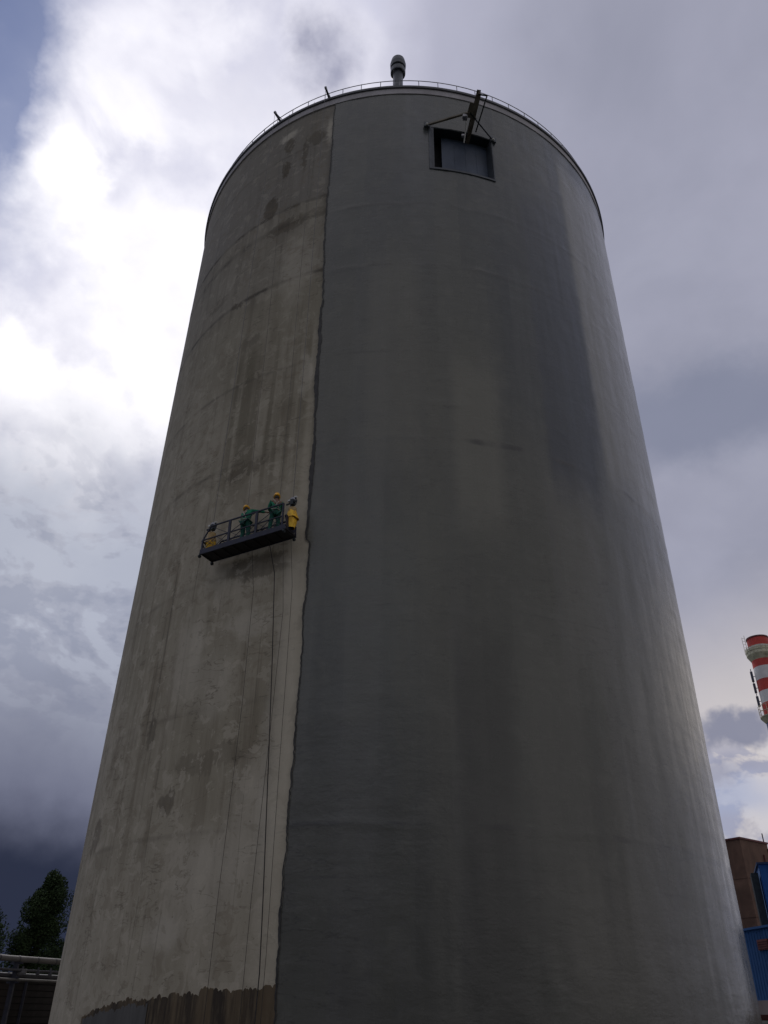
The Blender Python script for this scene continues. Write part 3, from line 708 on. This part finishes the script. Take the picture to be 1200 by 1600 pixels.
# hoists: a covered motor on each end frame, with the rope guide and limit switch above
def hoist(x, mir, lower, upper):
    h = P_('hoist', MB().tube([(x, -DEP/2, .74), (x, -DEP/2, 1.02)], 0.15, 14).tube([(x-.14, -DEP/2, .66), (x+.14, -DEP/2, .66)], 0.12, 12), 'sand_cover')
    def pc(z, rx, ry, dx_=0, dy_=0):
        return [(x+dx_+rx*math.cos(t)*(1+.14*math.sin(3*t+z*9)), -DEP/2+dy_+ry*math.sin(t)*(1+.1*math.cos(4*t+z*5)), z) for t in [2*math.pi*i/14 for i in range(14)]]
    def cov(levels, nm, mat):
        mb = MB(); vs = []; fs = []
        for l in levels: vs += pc(*l)
        for i in range(len(levels)-1):
            for q in range(14): fs.append((i*14+q, i*14+(q+1) % 14, (i+1)*14+(q+1) % 14, (i+1)*14+q))
        fs.append(tuple((len(levels)-1)*14+q for q in range(14)))
        mb.add(vs, fs).build(nm, mat, h)
    cov([(.18, .10, .13, mir*.03, -.02), (.35, .13, .17, mir*.02, 0), (.55, .16, .20), (.66, .15, .19)], 'lower_cover', lower)
    cov([(.58, .19, .22, mir*.05, 0), (.72, .17, .20), (.88, .14, .16), (1.0, .09, .11, -mir*.03, 0), (1.05, .05, .06)], 'upper_cover', upper)
    MB().box((x, -DEP/2, 1.28), (.12, .16, .22)).build('guide_block', 'black_steel', h)
    MB().bar((x-.24, -DEP/2-.05, 1.22), (x+.16, -DEP/2, 1.30), .045).build('brake_arm', 'black_steel', h)
    MB().tube([(x, -DEP/2-.04, 1.40), (x, -DEP/2+.04, 1.40)], .10, 12).build('sheave', 'dull_aluminium', h)
    MB().tube([(x+.13, -DEP/2, 1.15), (x+.17, -DEP/2, 1.32), (x+.10, -DEP/2, 1.47), (x+.02, -DEP/2, 1.42)], .018, 6).build('hose', 'black_steel', h)
    MB().box((x-.12, -DEP/2-.04, 1.36), (.09, .09, .07)).build('limit_switch', 'white_paint', h)
    MB().box((x+.09, -DEP/2+.03, 1.50), (.10, .06, .07)).build('limit_switch', 'white_paint', h)
    return Mp @ Vector((x, -DEP/2, 1.45))
hA = hoist(0.16, -1, 'yellow_cover', 'sand_cover')
hB = hoist(LEN+0.02, 1, 'yellow_cover', 'yellow_cover')
P_('control_box', MB().box((2.95, -0.08, .55), (.26, .16, .36)), 'rack_steel', bevel=.02)

# ropes: every rope is a thing
def rope(name, pts, r, mat, label, cat, group=None):
    P = [Vector(p) for p in pts]; o0 = P[-1].copy()
    ob = MB().tube([p-o0 for p in P], r, 6).build(name, mat); ob.location = o0
    return tag(ob, label, cat, group)
def sagline(a, b, n=16, off=0.0, seed=0.0):
    a, b = Vector(a), Vector(b); out = []
    for i in range(n+1):
        t = i/n; p = a.lerp(b, t); p += Vector((off*math.sin(math.pi*t)+0.03*mnoise.noise(Vector((t*4, seed, 0))), 0, 0)); out.append(p)
    return out
rope('suspension_cable', [tipA, hA], 0.009, 'steel_cable', 'thin steel cable from the left roof outrigger down to the left platform hoist', 'cable', 'platform suspension cables')
rope('suspension_cable', [tipB, hB], 0.009, 'steel_cable', 'thin steel cable from the right roof outrigger down to the right platform hoist', 'cable', 'platform suspension cables')
def wp(th, z, r): p = cp(th, z, r); return Vector((CX+p.x, CY+p.y, z))
rope('power_cable', [wp(-21.9, 15.75, 13.55), wp(-21.35, 14.66, 13.2), wp(-20.55, 11.5, 13.12), wp(-19.75, 8.3, 13.1), wp(-19.2, 6, 13.09), wp(-18.85, 4.6, 13.09), wp(-18.62, 3.5, 13.09), wp(-18.45, 2.6, 13.09), wp(-18.5, 1.2, 13.1), wp(-18.4, 0.2, 13.15)],
     0.015, 'rope_dark', 'thick black cable hanging from under the platform close to the coating edge', 'cable')
rope('safety_rope', [wp(-25.0, 15.72, 13.5), wp(-24.91, 14.2, 13.15), wp(-24.85, 10.2, 13.08), wp(-25.1, 6.5, 13.07), wp(-25.28, 4.5, 13.07), wp(-25.27, 2.2, 13.07), wp(-25.2, .2, 13.1)],
     0.006, 'rope_dark', 'leftmost thin rope hanging below the middle of the platform', 'rope', 'thin ropes below the platform')
rope('safety_rope', [wp(-19.7, 15.75, 13.5), wp(-19.51, 13.2, 13.12), wp(-19.95, 8.8, 13.08), wp(-20.3, 6, 13.07), wp(-20.45, 4.5, 13.07), wp(-20.48, 2.3, 13.07), wp(-20.5, .2, 13.1)],
     0.006, 'rope_dark', 'thin rope that crosses behind the thick black cable and ends to its left', 'rope', 'thin ropes below the platform')
rope('safety_rope', [wp(-18.45, 15.8, 13.5), wp(-18.36, 14.1, 13.12), wp(-18.25, 11.2, 13.08), wp(-18.16, 8.35, 13.07), wp(-17.95, 5, 13.07), wp(-17.82, 3.0, 13.07), wp(-17.8, .2, 13.1)],
     0.006, 'rope_dark', 'rightmost thin rope hanging between the black cable and the coating seam', 'rope', 'thin ropes below the platform')
rope('lifeline', sagline(wp(-30.2, H_TOP+.05, 13.17), wp(-27.2, 16.9, 13.35), 14, 0.05, 1), 0.008, 'rope_grey', 'faint lifeline from the roof down to the left worker', 'rope', 'lifelines above the platform')
rope('lifeline', sagline(wp(-23.2, H_TOP+.05, 13.17), wp(-21.3, 17.0, 13.35), 14, 0.05, 2), 0.008, 'rope_grey', 'faint lifeline from the roof down to the right worker', 'rope', 'lifelines above the platform')

# ------------------------------------------------------------------ the two workers
def skin_mesh(name, verts, edges, radii, mat, parent, root_i=0, sub=2):
    me = bpy.data.meshes.new(name); me.from_pydata(verts, edges, []); o = bpy.data.objects.new(name, me); COL.objects.link(o)
    sk = o.modifiers.new('skin', 'SKIN'); sk.use_smooth_shade = True
    sd = me.skin_vertices[0].data if me.skin_vertices else None
    if sd is None:
        import bmesh
        bm = bmesh.new(); bm.from_mesh(me); bm.verts.layers.skin.verify(); bm.to_mesh(me); bm.free(); sd = me.skin_vertices[0].data
    for i, r in enumerate(radii):
        sd[i].radius = (r, r) if not isinstance(r, tuple) else r
        sd[i].use_root = (i == root_i)
    sb = o.modifiers.new('sub', 'SUBSURF'); sb.levels = sub; sb.render_levels = sub
    dg = bpy.context.evaluated_depsgraph_get(); dg.update()
    m2 = bpy.data.meshes.new_from_object(o.evaluated_get(dg)); bpy.data.objects.remove(o)
    m2.name = name; m2.materials.clear(); m2.materials.append(MATS[mat])
    m2.polygons.foreach_set('use_smooth', [True]*len(m2.polygons))
    ob = bpy.data.objects.new(name, m2); COL.objects.link(ob); ob.parent = parent
    return ob
def person(loc, facing, J, label, glove=None):
    """J: joints in metres, x = right of the worker, y = forward, z = up"""
    M = Matrix.Translation(loc) @ Matrix.Rotation(facing, 4, 'Z')
    root = empty('person', mat=M); tag(root, label, 'person', 'workers on the suspended platform')
    V = []; Rr = []; E = []; idx = {}
    def ad(k, p, r, par=None):
        idx[k] = len(V); V.append(tuple(p)); Rr.append(r)
        if par is not None: E.append((idx[par], idx[k]))
    ad('pelvis', J['pelvis'], (.155, .115)); ad('waist', J['waist'], (.135, .105), 'pelvis'); ad('chest', J['chest'], (.165, .12), 'waist')
    ad('neckb', J['neck'], .065, 'chest'); hd = Vector(J['head']); nk = Vector(J['neck'])
    ad('jaw', nk.lerp(hd, .55), .062, 'neckb'); ad('head', hd, (.078, .092), 'jaw'); ad('crown', hd+(hd-nk).normalized()*.09, .062, 'head')
    for s in ('l', 'r'):
        sh, el, wr = Vector(J['sh'+s]), Vector(J['el'+s]), Vector(J['wr'+s])
        ad('sh'+s, sh, .06, 'chest'); ad('el'+s, el, .042, 'sh'+s); ad('wr'+s, wr, .028, 'el'+s)
        d = (wr-el).normalized(); sd_ = d.cross(Vector((0, 0, 1)));
        if sd_.length < .2: sd_ = Vector((1, 0, 0))
        sd_.normalize(); pl = wr+d*.06; ad('pa'+s, pl, .032, 'wr'+s)
        dn = d.cross(sd_)
        for q, (o_, ln) in enumerate(((-.027, .065), (-.009, .078), (.009, .072), (.027, .055))):
            ad('f%d%s' % (q, s), pl+d*.035+sd_*o_, .009, 'pa'+s); ad('g%d%s' % (q, s), pl+d*(.035+ln*.6)+sd_*o_+dn*.012, .008, 'f%d%s' % (q, s))
            ad('h%d%s' % (q, s), pl+d*(.035+ln*.8)+sd_*o_+dn*.035, .0075, 'g%d%s' % (q, s))
        ad('t0'+s, wr+d*.035-sd_*.035, .011, 'wr'+s); ad('t1'+s, wr+d*.075-sd_*.052+dn*.01, .009, 't0'+s)
        hp, kn, an = Vector(J['hip'+s]), Vector(J['kn'+s]), Vector(J['an'+s])
        ad('hp'+s, hp, .088, 'pelvis'); ad('kn'+s, kn, .058, 'hp'+s); ad('an'+s, an, .042, 'kn'+s)
        toe = Vector(J['toe'+s]); ad('to'+s, toe, .035, 'an'+s)
    skin_mesh('body', V, E, Rr, 'skin', root)
    # boiler suit: jacket and trousers
    V2, R2, E2 = [], [], []
    def ad2(p, r, par=None):
        V2.append(tuple(p)); R2.append(r)
        if par is not None: E2.append((par, len(V2)-1))
        return len(V2)-1
    a = ad2(J['pelvis'], (.175, .135)); b = ad2(J['waist'], (.158, .128), a); c_ = ad2(J['chest'], (.19, .145), b); n_ = ad2(nk.lerp(Vector(J['chest']), .1), .088, c_)
    for s in ('l', 'r'):
        sh, el, wr = Vector(J['sh'+s]), Vector(J['el'+s]), Vector(J['wr'+s])
        q = ad2(sh, .082, c_); q = ad2(sh.lerp(el, .5), .066, q); q = ad2(el, .058, q); q = ad2(el.lerp(wr, .9), .045, q)
    skin_mesh('jacket', V2, E2, R2, 'green_cloth', root)
    V2, R2, E2 = [], [], []
    a = ad2(Vector(J['pelvis'])+Vector((0, 0, .04)), (.178, .138))
    for s in ('l', 'r'):
        hp, kn, an = Vector(J['hip'+s]), Vector(J['kn'+s]), Vector(J['an'+s])
        q = ad2(hp, .108, a); q = ad2(hp.lerp(kn, .5), .092, q); q = ad2(kn, .078, q); q = ad2(kn.lerp(an, .5), .072, q); q = ad2(an, .066, q)
    skin_mesh('trousers', V2, E2, R2, 'green_trousers', root)
    for s in ('l', 'r'):
        an, toe = Vector(J['an'+s]), Vector(J['toe'+s])
        bo = MB().ell(an.lerp(toe, .55)+Vector((0, 0, -.02)), (.055, .145, .05), 12, 8, Matrix.Rotation(math.atan2(-(toe-an).x, (toe-an).y), 3, 'Z')).tube([an+Vector((0, 0, -.03)), an+Vector((0, 0, .12))], .058, 12)
        bo.build('boot', 'boot_leather', root, True)
    # hard hat: dome, brim and peak, tilted with the head
    up = (hd-nk).normalized(); fw = Vector(J.get('look', (0, 1, 0))); fw = (fw-up*fw.dot(up)).normalized(); rt = fw.cross(up)
    Mh = Matrix((rt, fw, up)).transposed(); hb_ = hd+up*.012
    prof = [(.138, .0), (.140, .012), (.116, .018), (.118, .075), (.106, .125), (.072, .158), (.02, .170)]
    mb = MB(); nn = 18
    for r, z in prof:
        for jj in range(nn):
            t = 2*math.pi*jj/nn; pk = 1.0
            if z < .015: pk = 1+.22*max(0, math.sin(t))**3
            mb.v.append(hb_+Mh @ Vector((r*math.cos(t)*.93, r*math.sin(t)*1.08*pk, z)))
    for i in range(len(prof)-1):
        for jj in range(nn): mb.f.append((i*nn+jj, i*nn+(jj+1) % nn, (i+1)*nn+(jj+1) % nn, (i+1)*nn+jj))
    mb.f.append(tuple((len(prof)-1)*nn+jj for jj in range(nn))); mb.f.append(tuple(range(nn-1, -1, -1)))
    mb.build('hard_hat', 'hard_hat_yellow', root, True)
    MB().ell(hd-fw*.012+up*-.02, (.084, .094, .098), 14, 10, Mh).build('hair', 'boot_leather', root, True)
    # face: nose, ears and eyes under the peak
    MB().ell(hd+fw*.095+up*-.01, (.013, .02, .022), 8, 6, Mh).build('nose', 'skin', root, True)
    for sg in (-1, 1):
        MB().ell(hd+rt*.082*sg, (.012, .022, .034), 8, 6, Mh).build('ear', 'skin', root, True)
        MB().ell(hd+rt*.032*sg+fw*.083+up*.018, (.013, .008, .009), 8, 6, Mh).build('eye', 'white_paint', root, True)
    # safety harness: shoulder straps front and back, waist belt
    ch, wa = Vector(J['chest']), Vector(J['waist'])
    hn = MB()
    for sg in (-1, 1):
        s0 = nk.lerp(ch, .15)+Vector((sg*.10, 0, .0))
        hn.tube([wa+Vector((sg*.09, .137, 0)), ch+Vector((sg*.09, .155, 0)), s0+Vector((0, .03, .06)), ch+Vector((sg*.05, -.155, .0)), wa+Vector((-sg*.09, -.14, 0))], .014, 6)
    hn.tube([wa+Vector((.166*math.cos(t), .14*math.sin(t), -.04)) for t in [2*math.pi*q/16 for q in range(16)]], .018, 6, closed=True)
    hn.build('harness', 'harness_web', root)
    if glove:
        for s in glove:
            wr, el = Vector(J['wr'+s]), Vector(J['el'+s]); d = (wr-el).normalized()
            MB().ell(wr+d*.07, (.045, .05, .065), 10, 6).build('glove', 'red_glove', root, True)
    return root
DECK = 0.082
def onplat(x, y): return Mp @ Vector((x, y, DECK))
wallang = math.atan2(-eo.y, -eo.x)-math.pi/2      # facing the wall
JA = dict(pelvis=(0, -.04, .94), waist=(-.02, .0, 1.08), chest=(-.05, .06, 1.36), neck=(-.10, .10, 1.52), head=(-.17, .14, 1.66), look=(-.25, .9, -.45),
          shl=(-.25, .07, 1.43), ell=(-.30, .12, 1.15), wrl=(-.18, .34, 1.06), shr=(.13, .09, 1.48), elr=(.38, .18, 1.43), wrr=(.58, .36, 1.44),
          hipl=(-.10, -.04, .90), knl=(-.12, .04, .50), anl=(-.13, -.05, .09), toel=(-.15, .10, .04), hipr=(.10, -.04, .90), knr=(.14, .03, .50), anr=(.17, -.06, .09), toer=(.2, .09, .04))
JB = dict(pelvis=(0, 0, .96), waist=(0, .0, 1.10), chest=(0, .02, 1.35), neck=(0, .03, 1.52), head=(0, .06, 1.66), look=(.1, 1, -.15),
          shl=(-.19, .02, 1.43), ell=(-.25, .10, 1.16), wrl=(-.12, .32, 1.12), shr=(.19, .02, 1.43), elr=(.26, .14, 1.20), wrr=(.14, .36, 1.36),
          hipl=(-.10, 0, .92), knl=(-.14, .05, .50), anl=(-.15, -.03, .09), toel=(-.17, .12, .04), hipr=(.10, 0, .92), knr=(.13, .05, .50), anr=(.16, -.02, .09), toer=(.18, .13, .04))
person(onplat(1.68, -.34), wallang, JA, 'worker in green overalls and yellow hard hat leaning with one arm stretched to the right')
person(onplat(2.98, -.36), wallang+rad(42), JB, 'worker in green overalls and yellow hard hat standing upright beside the right yellow hoist', glove=['l'])

# ------------------------------------------------------------------ far right: striped chimney
def pol(az, d, z=0.0): return Vector((d*math.sin(rad(az)), d*math.cos(rad(az)), z))
sc = pol(26.87, 150); zel = lambda el: 1.6+150*math.tan(rad(el))
ch = tag(empty('striped_chimney', sc), 'tall red and white banded chimney with ring galleries beyond the silo', 'chimney')
def rad_at(z): return 1.83+max(0, (58-z))*0.003
bands = [('stack_red', 21.4, 20.92), ('stack_white', 20.92, 20.28), ('stack_red', 20.28, 19.6), ('stack_white', 19.6, 18.82), ('stack_red', 18.82, 18.12), ('stack_white', 18.12, 17.4), ('stack_red', 17.4, 16.55)]
for mt, e1, e0 in bands:
    z1, z0 = zel(e1), zel(e0)
    ns = 3; prof = [(rad_at(z0+(z1-z0)*i/ns), z0+(z1-z0)*i/ns) for i in range(ns+1)]
    MB().lathe(prof, 32, cap=False).build('red_band' if mt == 'stack_red' else 'white_band', mt, ch, True)
MB().lathe([(rad_at(0)+.2, 0), (rad_at(40), zel(16.55))], 32, cap=False).build('shaft', 'stack_blue', ch, True)
zt = zel(21.4); MB().lathe([(1.84, zt-.02), (1.93, zt), (1.93, zt+.25), (1.6, zt+.25), (1.6, zt-1.5)], 32, cap=False).build('rim', 'dark_red_paint', ch)
MB().lathe([(0.05, zt-1.5), (1.6, zt-1.5)], 24, cap=False).build('flue_mouth', 'dark_void', ch)
def gallery(zb, r, hgt):
    g_ = MB().lathe([(rad_at(zb), zb-1.0), (r, zb), (r, zb+.12), (rad_at(zb), zb+.12)], 32, cap=False).build('gallery', 'gallery_cream', ch)
    for hh in (hgt*.5, hgt):
        MB().tube([(r*math.cos(2*math.pi*k/32), r*math.sin(2*math.pi*k/32), zb+hh) for k in range(32)], .05, 5, closed=True).build('gallery_rail', 'gallery_cream', g_)
    pmesh = None
    for k in range(20):
        a = 2*math.pi*k/20
        if pmesh is None: o = MB().tube([(0, 0, 0), (0, 0, hgt)], .045, 5).build('gallery_post', 'gallery_cream', g_); pmesh = o.data
        else: o = bpy.data.objects.new('gallery_post', pmesh); COL.objects.link(o); o.parent = g_
        o.location = (r*math.cos(a), r*math.sin(a), zb+.1)
    return g_
gl = gallery(zel(20.38), 2.4, 1.3)
MB().lathe([(2.36, zel(20.38)+.1), (2.36, zel(20.38)+1.15)], 32, cap=False).build('screen', 'gallery_cream', gl)
gallery(zel(16.55), 2.6, 1.9)
# outlet ladder, and the three aerial panels on the left side
side = Vector((math.sin(rad(26.87-90)), math.cos(rad(26.87-90)), 0))
for e1, e0 in ((19.5, 18.85), (18.75, 18.15), (17.95, 17.3)):
    z1, z0 = zel(e1), zel(e0); p = side*(2.30)
    a = MB().box((p.x, p.y, (z0+z1)/2), (.42, .35, z1-z0), Matrix.Rotation(-rad(26.87), 3, 'Z')).build('aerial_panel', 'antenna_dark', ch, bevel=.05)
    MB().bar((side.x*1.8, side.y*1.8, (z0+z1)/2), p+Vector((0, 0, (z0+z1)/2)), .1).build('bracket', 'antenna_dark', a)
    MB().tube([(p.x, p.y, z1), (p.x, p.y, z1+.5)], .07, 6).build('spike', 'antenna_dark', a)
lp = side*2.05
MB().bar(lp+Vector((0, 0, zt-2.5)), lp+Vector((0, 0, zt+1.2)), .06).build('ladder_rail', 'gallery_cream', ch)
MB().bar(side*2.5+Vector((0, 0, zt-2.5)), side*2.5+Vector((0, 0, zt+.9)), .05).build('ladder_rail', 'gallery_cream', ch)
for k in range(6):
    MB().bar(lp+Vector((0, 0, zt-2.3+k*.6)), side*2.5+Vector((0, 0, zt-2.3+k*.6)), .04).build('rung', 'gallery_cream', ch)

# ------------------------------------------------------------------ right: rust-brown tower, blue tower, blue hall
def obox(name, K, e1, l1, l2, z0, z1, mat, parent, **kw):
    """box with a corner at K running l1 along e1 and l2 along the direction to its left-back"""
    e1 = Vector((e1[0], e1[1], 0)).normalized(); e2 = Vector((-e1.y, e1.x, 0))
    mb = MB(); ps = [K, K+e1*l1, K+e1*l1+e2*l2, K+e2*l2]
    mb.add([Vector((p.x, p.y, z)) for z in (z0, z1) for p in ps], [(0, 3, 2, 1), (4, 5, 6, 7), (0, 1, 5, 4), (1, 2, 6, 5), (2, 3, 7, 6), (3, 0, 4, 7)])
    return mb.build(name, mat, parent, **kw)
K1 = pol(23.06, 75.0)
bt = tag(empty('brown_tower', K1), 'flat roofed rust brown tower block between the silo and the blue tower', 'building')
Z = Vector((0, 0, 0))
E1 = (3.0, 2.1)
wl = obox('wall', Z, E1, 3.85, 7.0, 0, 14.42, 'rust_wall', bt)
e1v = Vector((E1[0], E1[1], 0)).normalized(); e2v = Vector((-e1v.y, e1v.x, 0))
obox('coping', -e1v*.08-e2v*.08, E1, 4.0, 7.2, 14.42, 14.56, 'dark_red_paint', bt)
for z in (3.2, 5.9, 8.7, 11.5):
    obox('string_course', -e1v*.03-e2v*.03, E1, 3.91, 7.06, z, z+.12, 'rust_wall', bt)
MB().tube([e1v*3.78+e2v*.2+Vector((0, 0, 14.5)), e1v*3.78+e2v*.2+Vector((0, 0, 15.3))], .05, 6).build('aerial', 'black_steel', bt)
MB().box(e1v*3.95+Vector((0, 0, 13.9)), (.35, .35, .3)).build('floodlight', 'black_steel', bt)
MB().tube([e1v*2.9-e2v*.09+Vector((0, 0, 0)), e1v*2.9-e2v*.09+Vector((0, 0, 13.5))], .06, 8).build('downpipe', 'dark_red_paint', bt)

K2 = pol(23.80, 62.0)
b2 = tag(empty('blue_tower', K2), 'bright blue clad tower with a dark side wall at the right edge of the photo', 'building')
E2 = Vector((.94, -.34, 0)).normalized(); F2 = Vector((-E2.y, E2.x, 0))
obox('wall', Z, E2, 3.4, 7.0, 0, 10.55, 'blue_cladding', b2)
obox('roof_edge', -E2*.1-F2*.1, E2, 3.6, 7.2, 10.55, 10.68, 'blue_dark', b2)
pmesh = None
for k in range(7):
    if pmesh is None: o = obox('cladding_rib', Z, E2, .09, .05, 0, 10.5, 'blue_cladding', b2); pmesh = o.data
    else: o = bpy.data.objects.new('cladding_rib', pmesh); COL.objects.link(o); o.parent = b2
    o.location = E2*(.05+k*.5)-F2*.05
o = obox('shade_side_box', -E2*.55+F2*.3, E2, .45, 1.2, 0, 10.1, 'black_steel', b2)  # added dark box standing in for the tower's shaded side

A = pol(22.1, 54.0); B = pol(23.6, 51.8); dA = (B-A).normalized(); nb = Vector((-dA.y, dA.x, 0))
K3 = A-dA*7
b3 = tag(empty('blue_hall', K3), 'low blue metal clad hall on a pale plinth at the right foot of the silo', 'building')
obox('plinth', -nb*-.0, dA, 11, 9, 0, 2.72, 'plinth_pink', b3)
obox('wall', nb*.06, dA, 11, 8.9, 2.722, 6.02, 'blue_cladding', b3)
obox('roof_edge', -nb*.05, dA, 11.1, 9.2, 6.022, 6.13, 'blue_cladding', b3)
pmesh = None
for k in range(41):
    if pmesh is None: o = obox('cladding_rib', Z, dA, .035, .02, 2.75, 6.0, 'blue_cladding', b3); pmesh = o.data
    else: o = bpy.data.objects.new('cladding_rib', pmesh); COL.objects.link(o); o.parent = b3
    o.location = dA*(.1+k*.265)+nb*.045
s7 = (A-K3).length
q = pol(23.22, 53)-K3; along = q.dot(dA)
o = obox('louvre_panel', dA*(along-.1)-nb*.02, dA, 1.0, .06, 5.0, 5.5, 'dark_red_paint', b3)
for k in range(4): obox('louvre_slat', dA*(along-.08)-nb*.05, dA, .96, .04, 5.06+k*.11, 5.10+k*.11, 'dark_red_paint', o)
# dark red loading ramp and its white rail before the hall
rk = pol(21.5, 45)
rp = tag(empty('loading_ramp', rk), 'dark red steel loading ramp in front of the blue hall', 'ramp')
dr = (pol(23.6, 43.5)-rk).normalized(); nr = Vector((-dr.y, dr.x, 0))
obox('side_wall', Z, dr, 7, 2.5, 0, 1.55, 'dark_red_paint', rp)
obox('top_plate', -nr*.05, dr, 7, 2.7, 1.55, 2.0, 'dark_red_paint', rp)
wr_ = tag(empty('white_barrier', rk-nr*1.0), 'white painted barrier rail low at the bottom right corner', 'barrier')
MB().bar((0, 0, 1.72), dr*7+Vector((0, 0, 1.72)), .06, .11).build('rail', 'white_paint', wr_)
for k in range(4): MB().bar(dr*(.2+k*1.9)+nr*.05, dr*(.2+k*1.9)+nr*.05+Vector((0, 0, 1.70)), .07).build('post', 'white_paint', wr_)

# ------------------------------------------------------------------ left: pipe rack and boarded shed
a0 = pol(-22.33, 40); a1 = pol(-19.0, 42.0); dp = (a1-a0).normalized(); np_ = Vector((-dp.y, dp.x, 0))
rk0 = a0-dp*7
rack = tag(empty('pipe_rack', rk0), 'steel pipe rack carrying pale lagged pipes at the lower left', 'pipe rack')
RL = 15.0
for z, r, mat, off, nm in ((3.50, .115, 'pipe_lagging', 0, 'lagged_pipe'), (3.10, .05, 'pipe_dull', -.1, 'pipe'), (2.92, .09, 'pipe_dull', .15, 'pipe'), (2.76, .05, 'pipe_lagging', -.12, 'pipe')):
    p0 = np_*off+Vector((0, 0, z)); MB().tube([p0+dp*RL*i/10+Vector((0, 0, .01*math.sin(i*2.1))) for i in range(11)], r, 14).build(nm, mat, rack, True)
    if nm == 'lagged_pipe':
        for k in range(16): MB().tube([p0+dp*(.3+k*.95), p0+dp*(.36+k*.95)], r+.008, 14).build('clamp_band', 'pipe_dull', rack)
for k in range(5):
    x = 1.3+k*3.3; MB().bar(dp*x+Vector((0, 0, 0)), dp*x+Vector((0, 0, 3.38)), .16).build('post', 'rack_steel', rack)
    for z in (3.34, 2.66, 2.83): MB().bar(dp*x-np_*.35+Vector((0, 0, z)), dp*x+np_*.35+Vector((0, 0, z)), .07).build('bracket', 'rack_steel', rack)
for x in (8.15, 8.95, 9.6, 10.4):
    v_ = MB().box(dp*x-np_*.12+Vector((0, 0, 3.06)), (.34 if x < 8.5 else .14, .12, .18)).build('valve', 'pipe_lagging' if x < 8.5 else 'pipe_dull', rack, bevel=.02)
    MB().tube([dp*x-np_*.12+Vector((0, 0, 3.14)), dp*x-np_*.12+Vector((0, 0, 3.24))], .04, 8).build('valve_wheel', 'pipe_dull', v_)
sh0 = rk0+np_*1.6
shed = tag(empty('boarded_shed', sh0), 'dark horizontally boarded shed wall behind the pipe rack', 'shed')
obox('frame_wall', np_*.06, dp, RL, 3.5, 0, 2.95, 'dark_void', shed)
obox('roof', -np_*.15, dp, RL+.2, 3.9, 2.952, 3.02, 'rack_steel', shed)
k = 0; z = 0.05; bmesh_ = None
while z < 2.8:
    for s in range(3):
        if bmesh_ is None: o = MB().box((2.46, .02, .11), (4.92, .04, .215)).build('board', 'dark_boards', shed); bmesh_ = o.data
        else: o = bpy.data.objects.new('board', bmesh_); COL.objects.link(o); o.parent = shed
        o.rotation_euler.z = math.atan2(dp.y, dp.x)+random.uniform(-.001, .001)
        o.location = dp*(s*5.0+.02)+Vector((0, 0, z))+np_*random.uniform(-.005, .005)
    z += .24
for s in range(4): MB().bar(dp*(s*4.9+.1)-np_*.04, dp*(s*4.9+.1)-np_*.04+Vector((0, 0, 2.9)), .10).build('upright', 'rack_steel', shed)

# ------------------------------------------------------------------ trees beyond the rack
def tree(loc, h, wmax, seed, label, lean=0.0, n=9000):
    rnd = random.Random(seed); t = tag(empty('poplar_tree', loc), label, 'tree', 'dark trees at the lower left')
    tk = MB(); tk.tube([(0, 0, -.1), (.05, .03, h*.3), (lean*.5, 0, h*.6), (lean, .05, h*.93)], [.28, .2, .13, .03], 10)
    tk.build('trunk', 'bark', t, True)
    cl = []
    for k in range(64):
        f = (k+.5)/64; z = h*(.12+.84*f)
        env = wmax*(0.80+.20*math.sin(math.pi*f))*(1.0 if f < .6 else (1-((f-.6)/.4)**2*.80))
        a = rnd.uniform(0, 6.28); rr = env*rnd.uniform(.25, .85)
        c_ = Vector((rr*math.cos(a)+lean*f, rr*math.sin(a), z+rnd.uniform(-.3, .3)))
        cl.append((c_, rnd.uniform(.55, 1.15)*(0.55+.5*wmax/2.4)*(1.0 if f < .8 else .7)))
        if k % 3 == 0:
            s0 = Vector((lean*f*.8, 0, max(.6, z-1.4))); MB().tube([s0, s0.lerp(c_, .6)+Vector((0, 0, .1)), c_], [.06, .04, .015], 5).build('limb', 'bark', t)
    cr = MB(); dens = n//len(cl)
    for c_, s in cl:
        for _ in range(dens):
            v = Vector((rnd.gauss(0, 1), rnd.gauss(0, 1), rnd.gauss(0, 1))).normalized()*s*rnd.uniform(.35, 1.0)**.6
            v.z *= 1.45; p = c_+v; sz = rnd.uniform(.07, .15)
            d1_ = Vector((rnd.uniform(-1, 1), rnd.uniform(-1, 1), rnd.uniform(-.2, 1))).normalized(); d2_ = d1_.orthogonal().normalized()
            cr.add([p-d2_*sz*.5, p+d1_*sz, p+d2_*sz*.5, p-d1_*sz*.8], [(0, 1, 2, 3)])
    cr.build('crown', 'leaf_dark', t)
tree(pol(-20.5, 84), 12.35, 2.7, 3, 'tall dark poplar-like tree beside the left foot of the silo', .25, 42000)
tree(pol(-23.55, 80), 9.3, 1.95, 11, 'dark tree cut off by the left edge of the photo', 0, 20000)
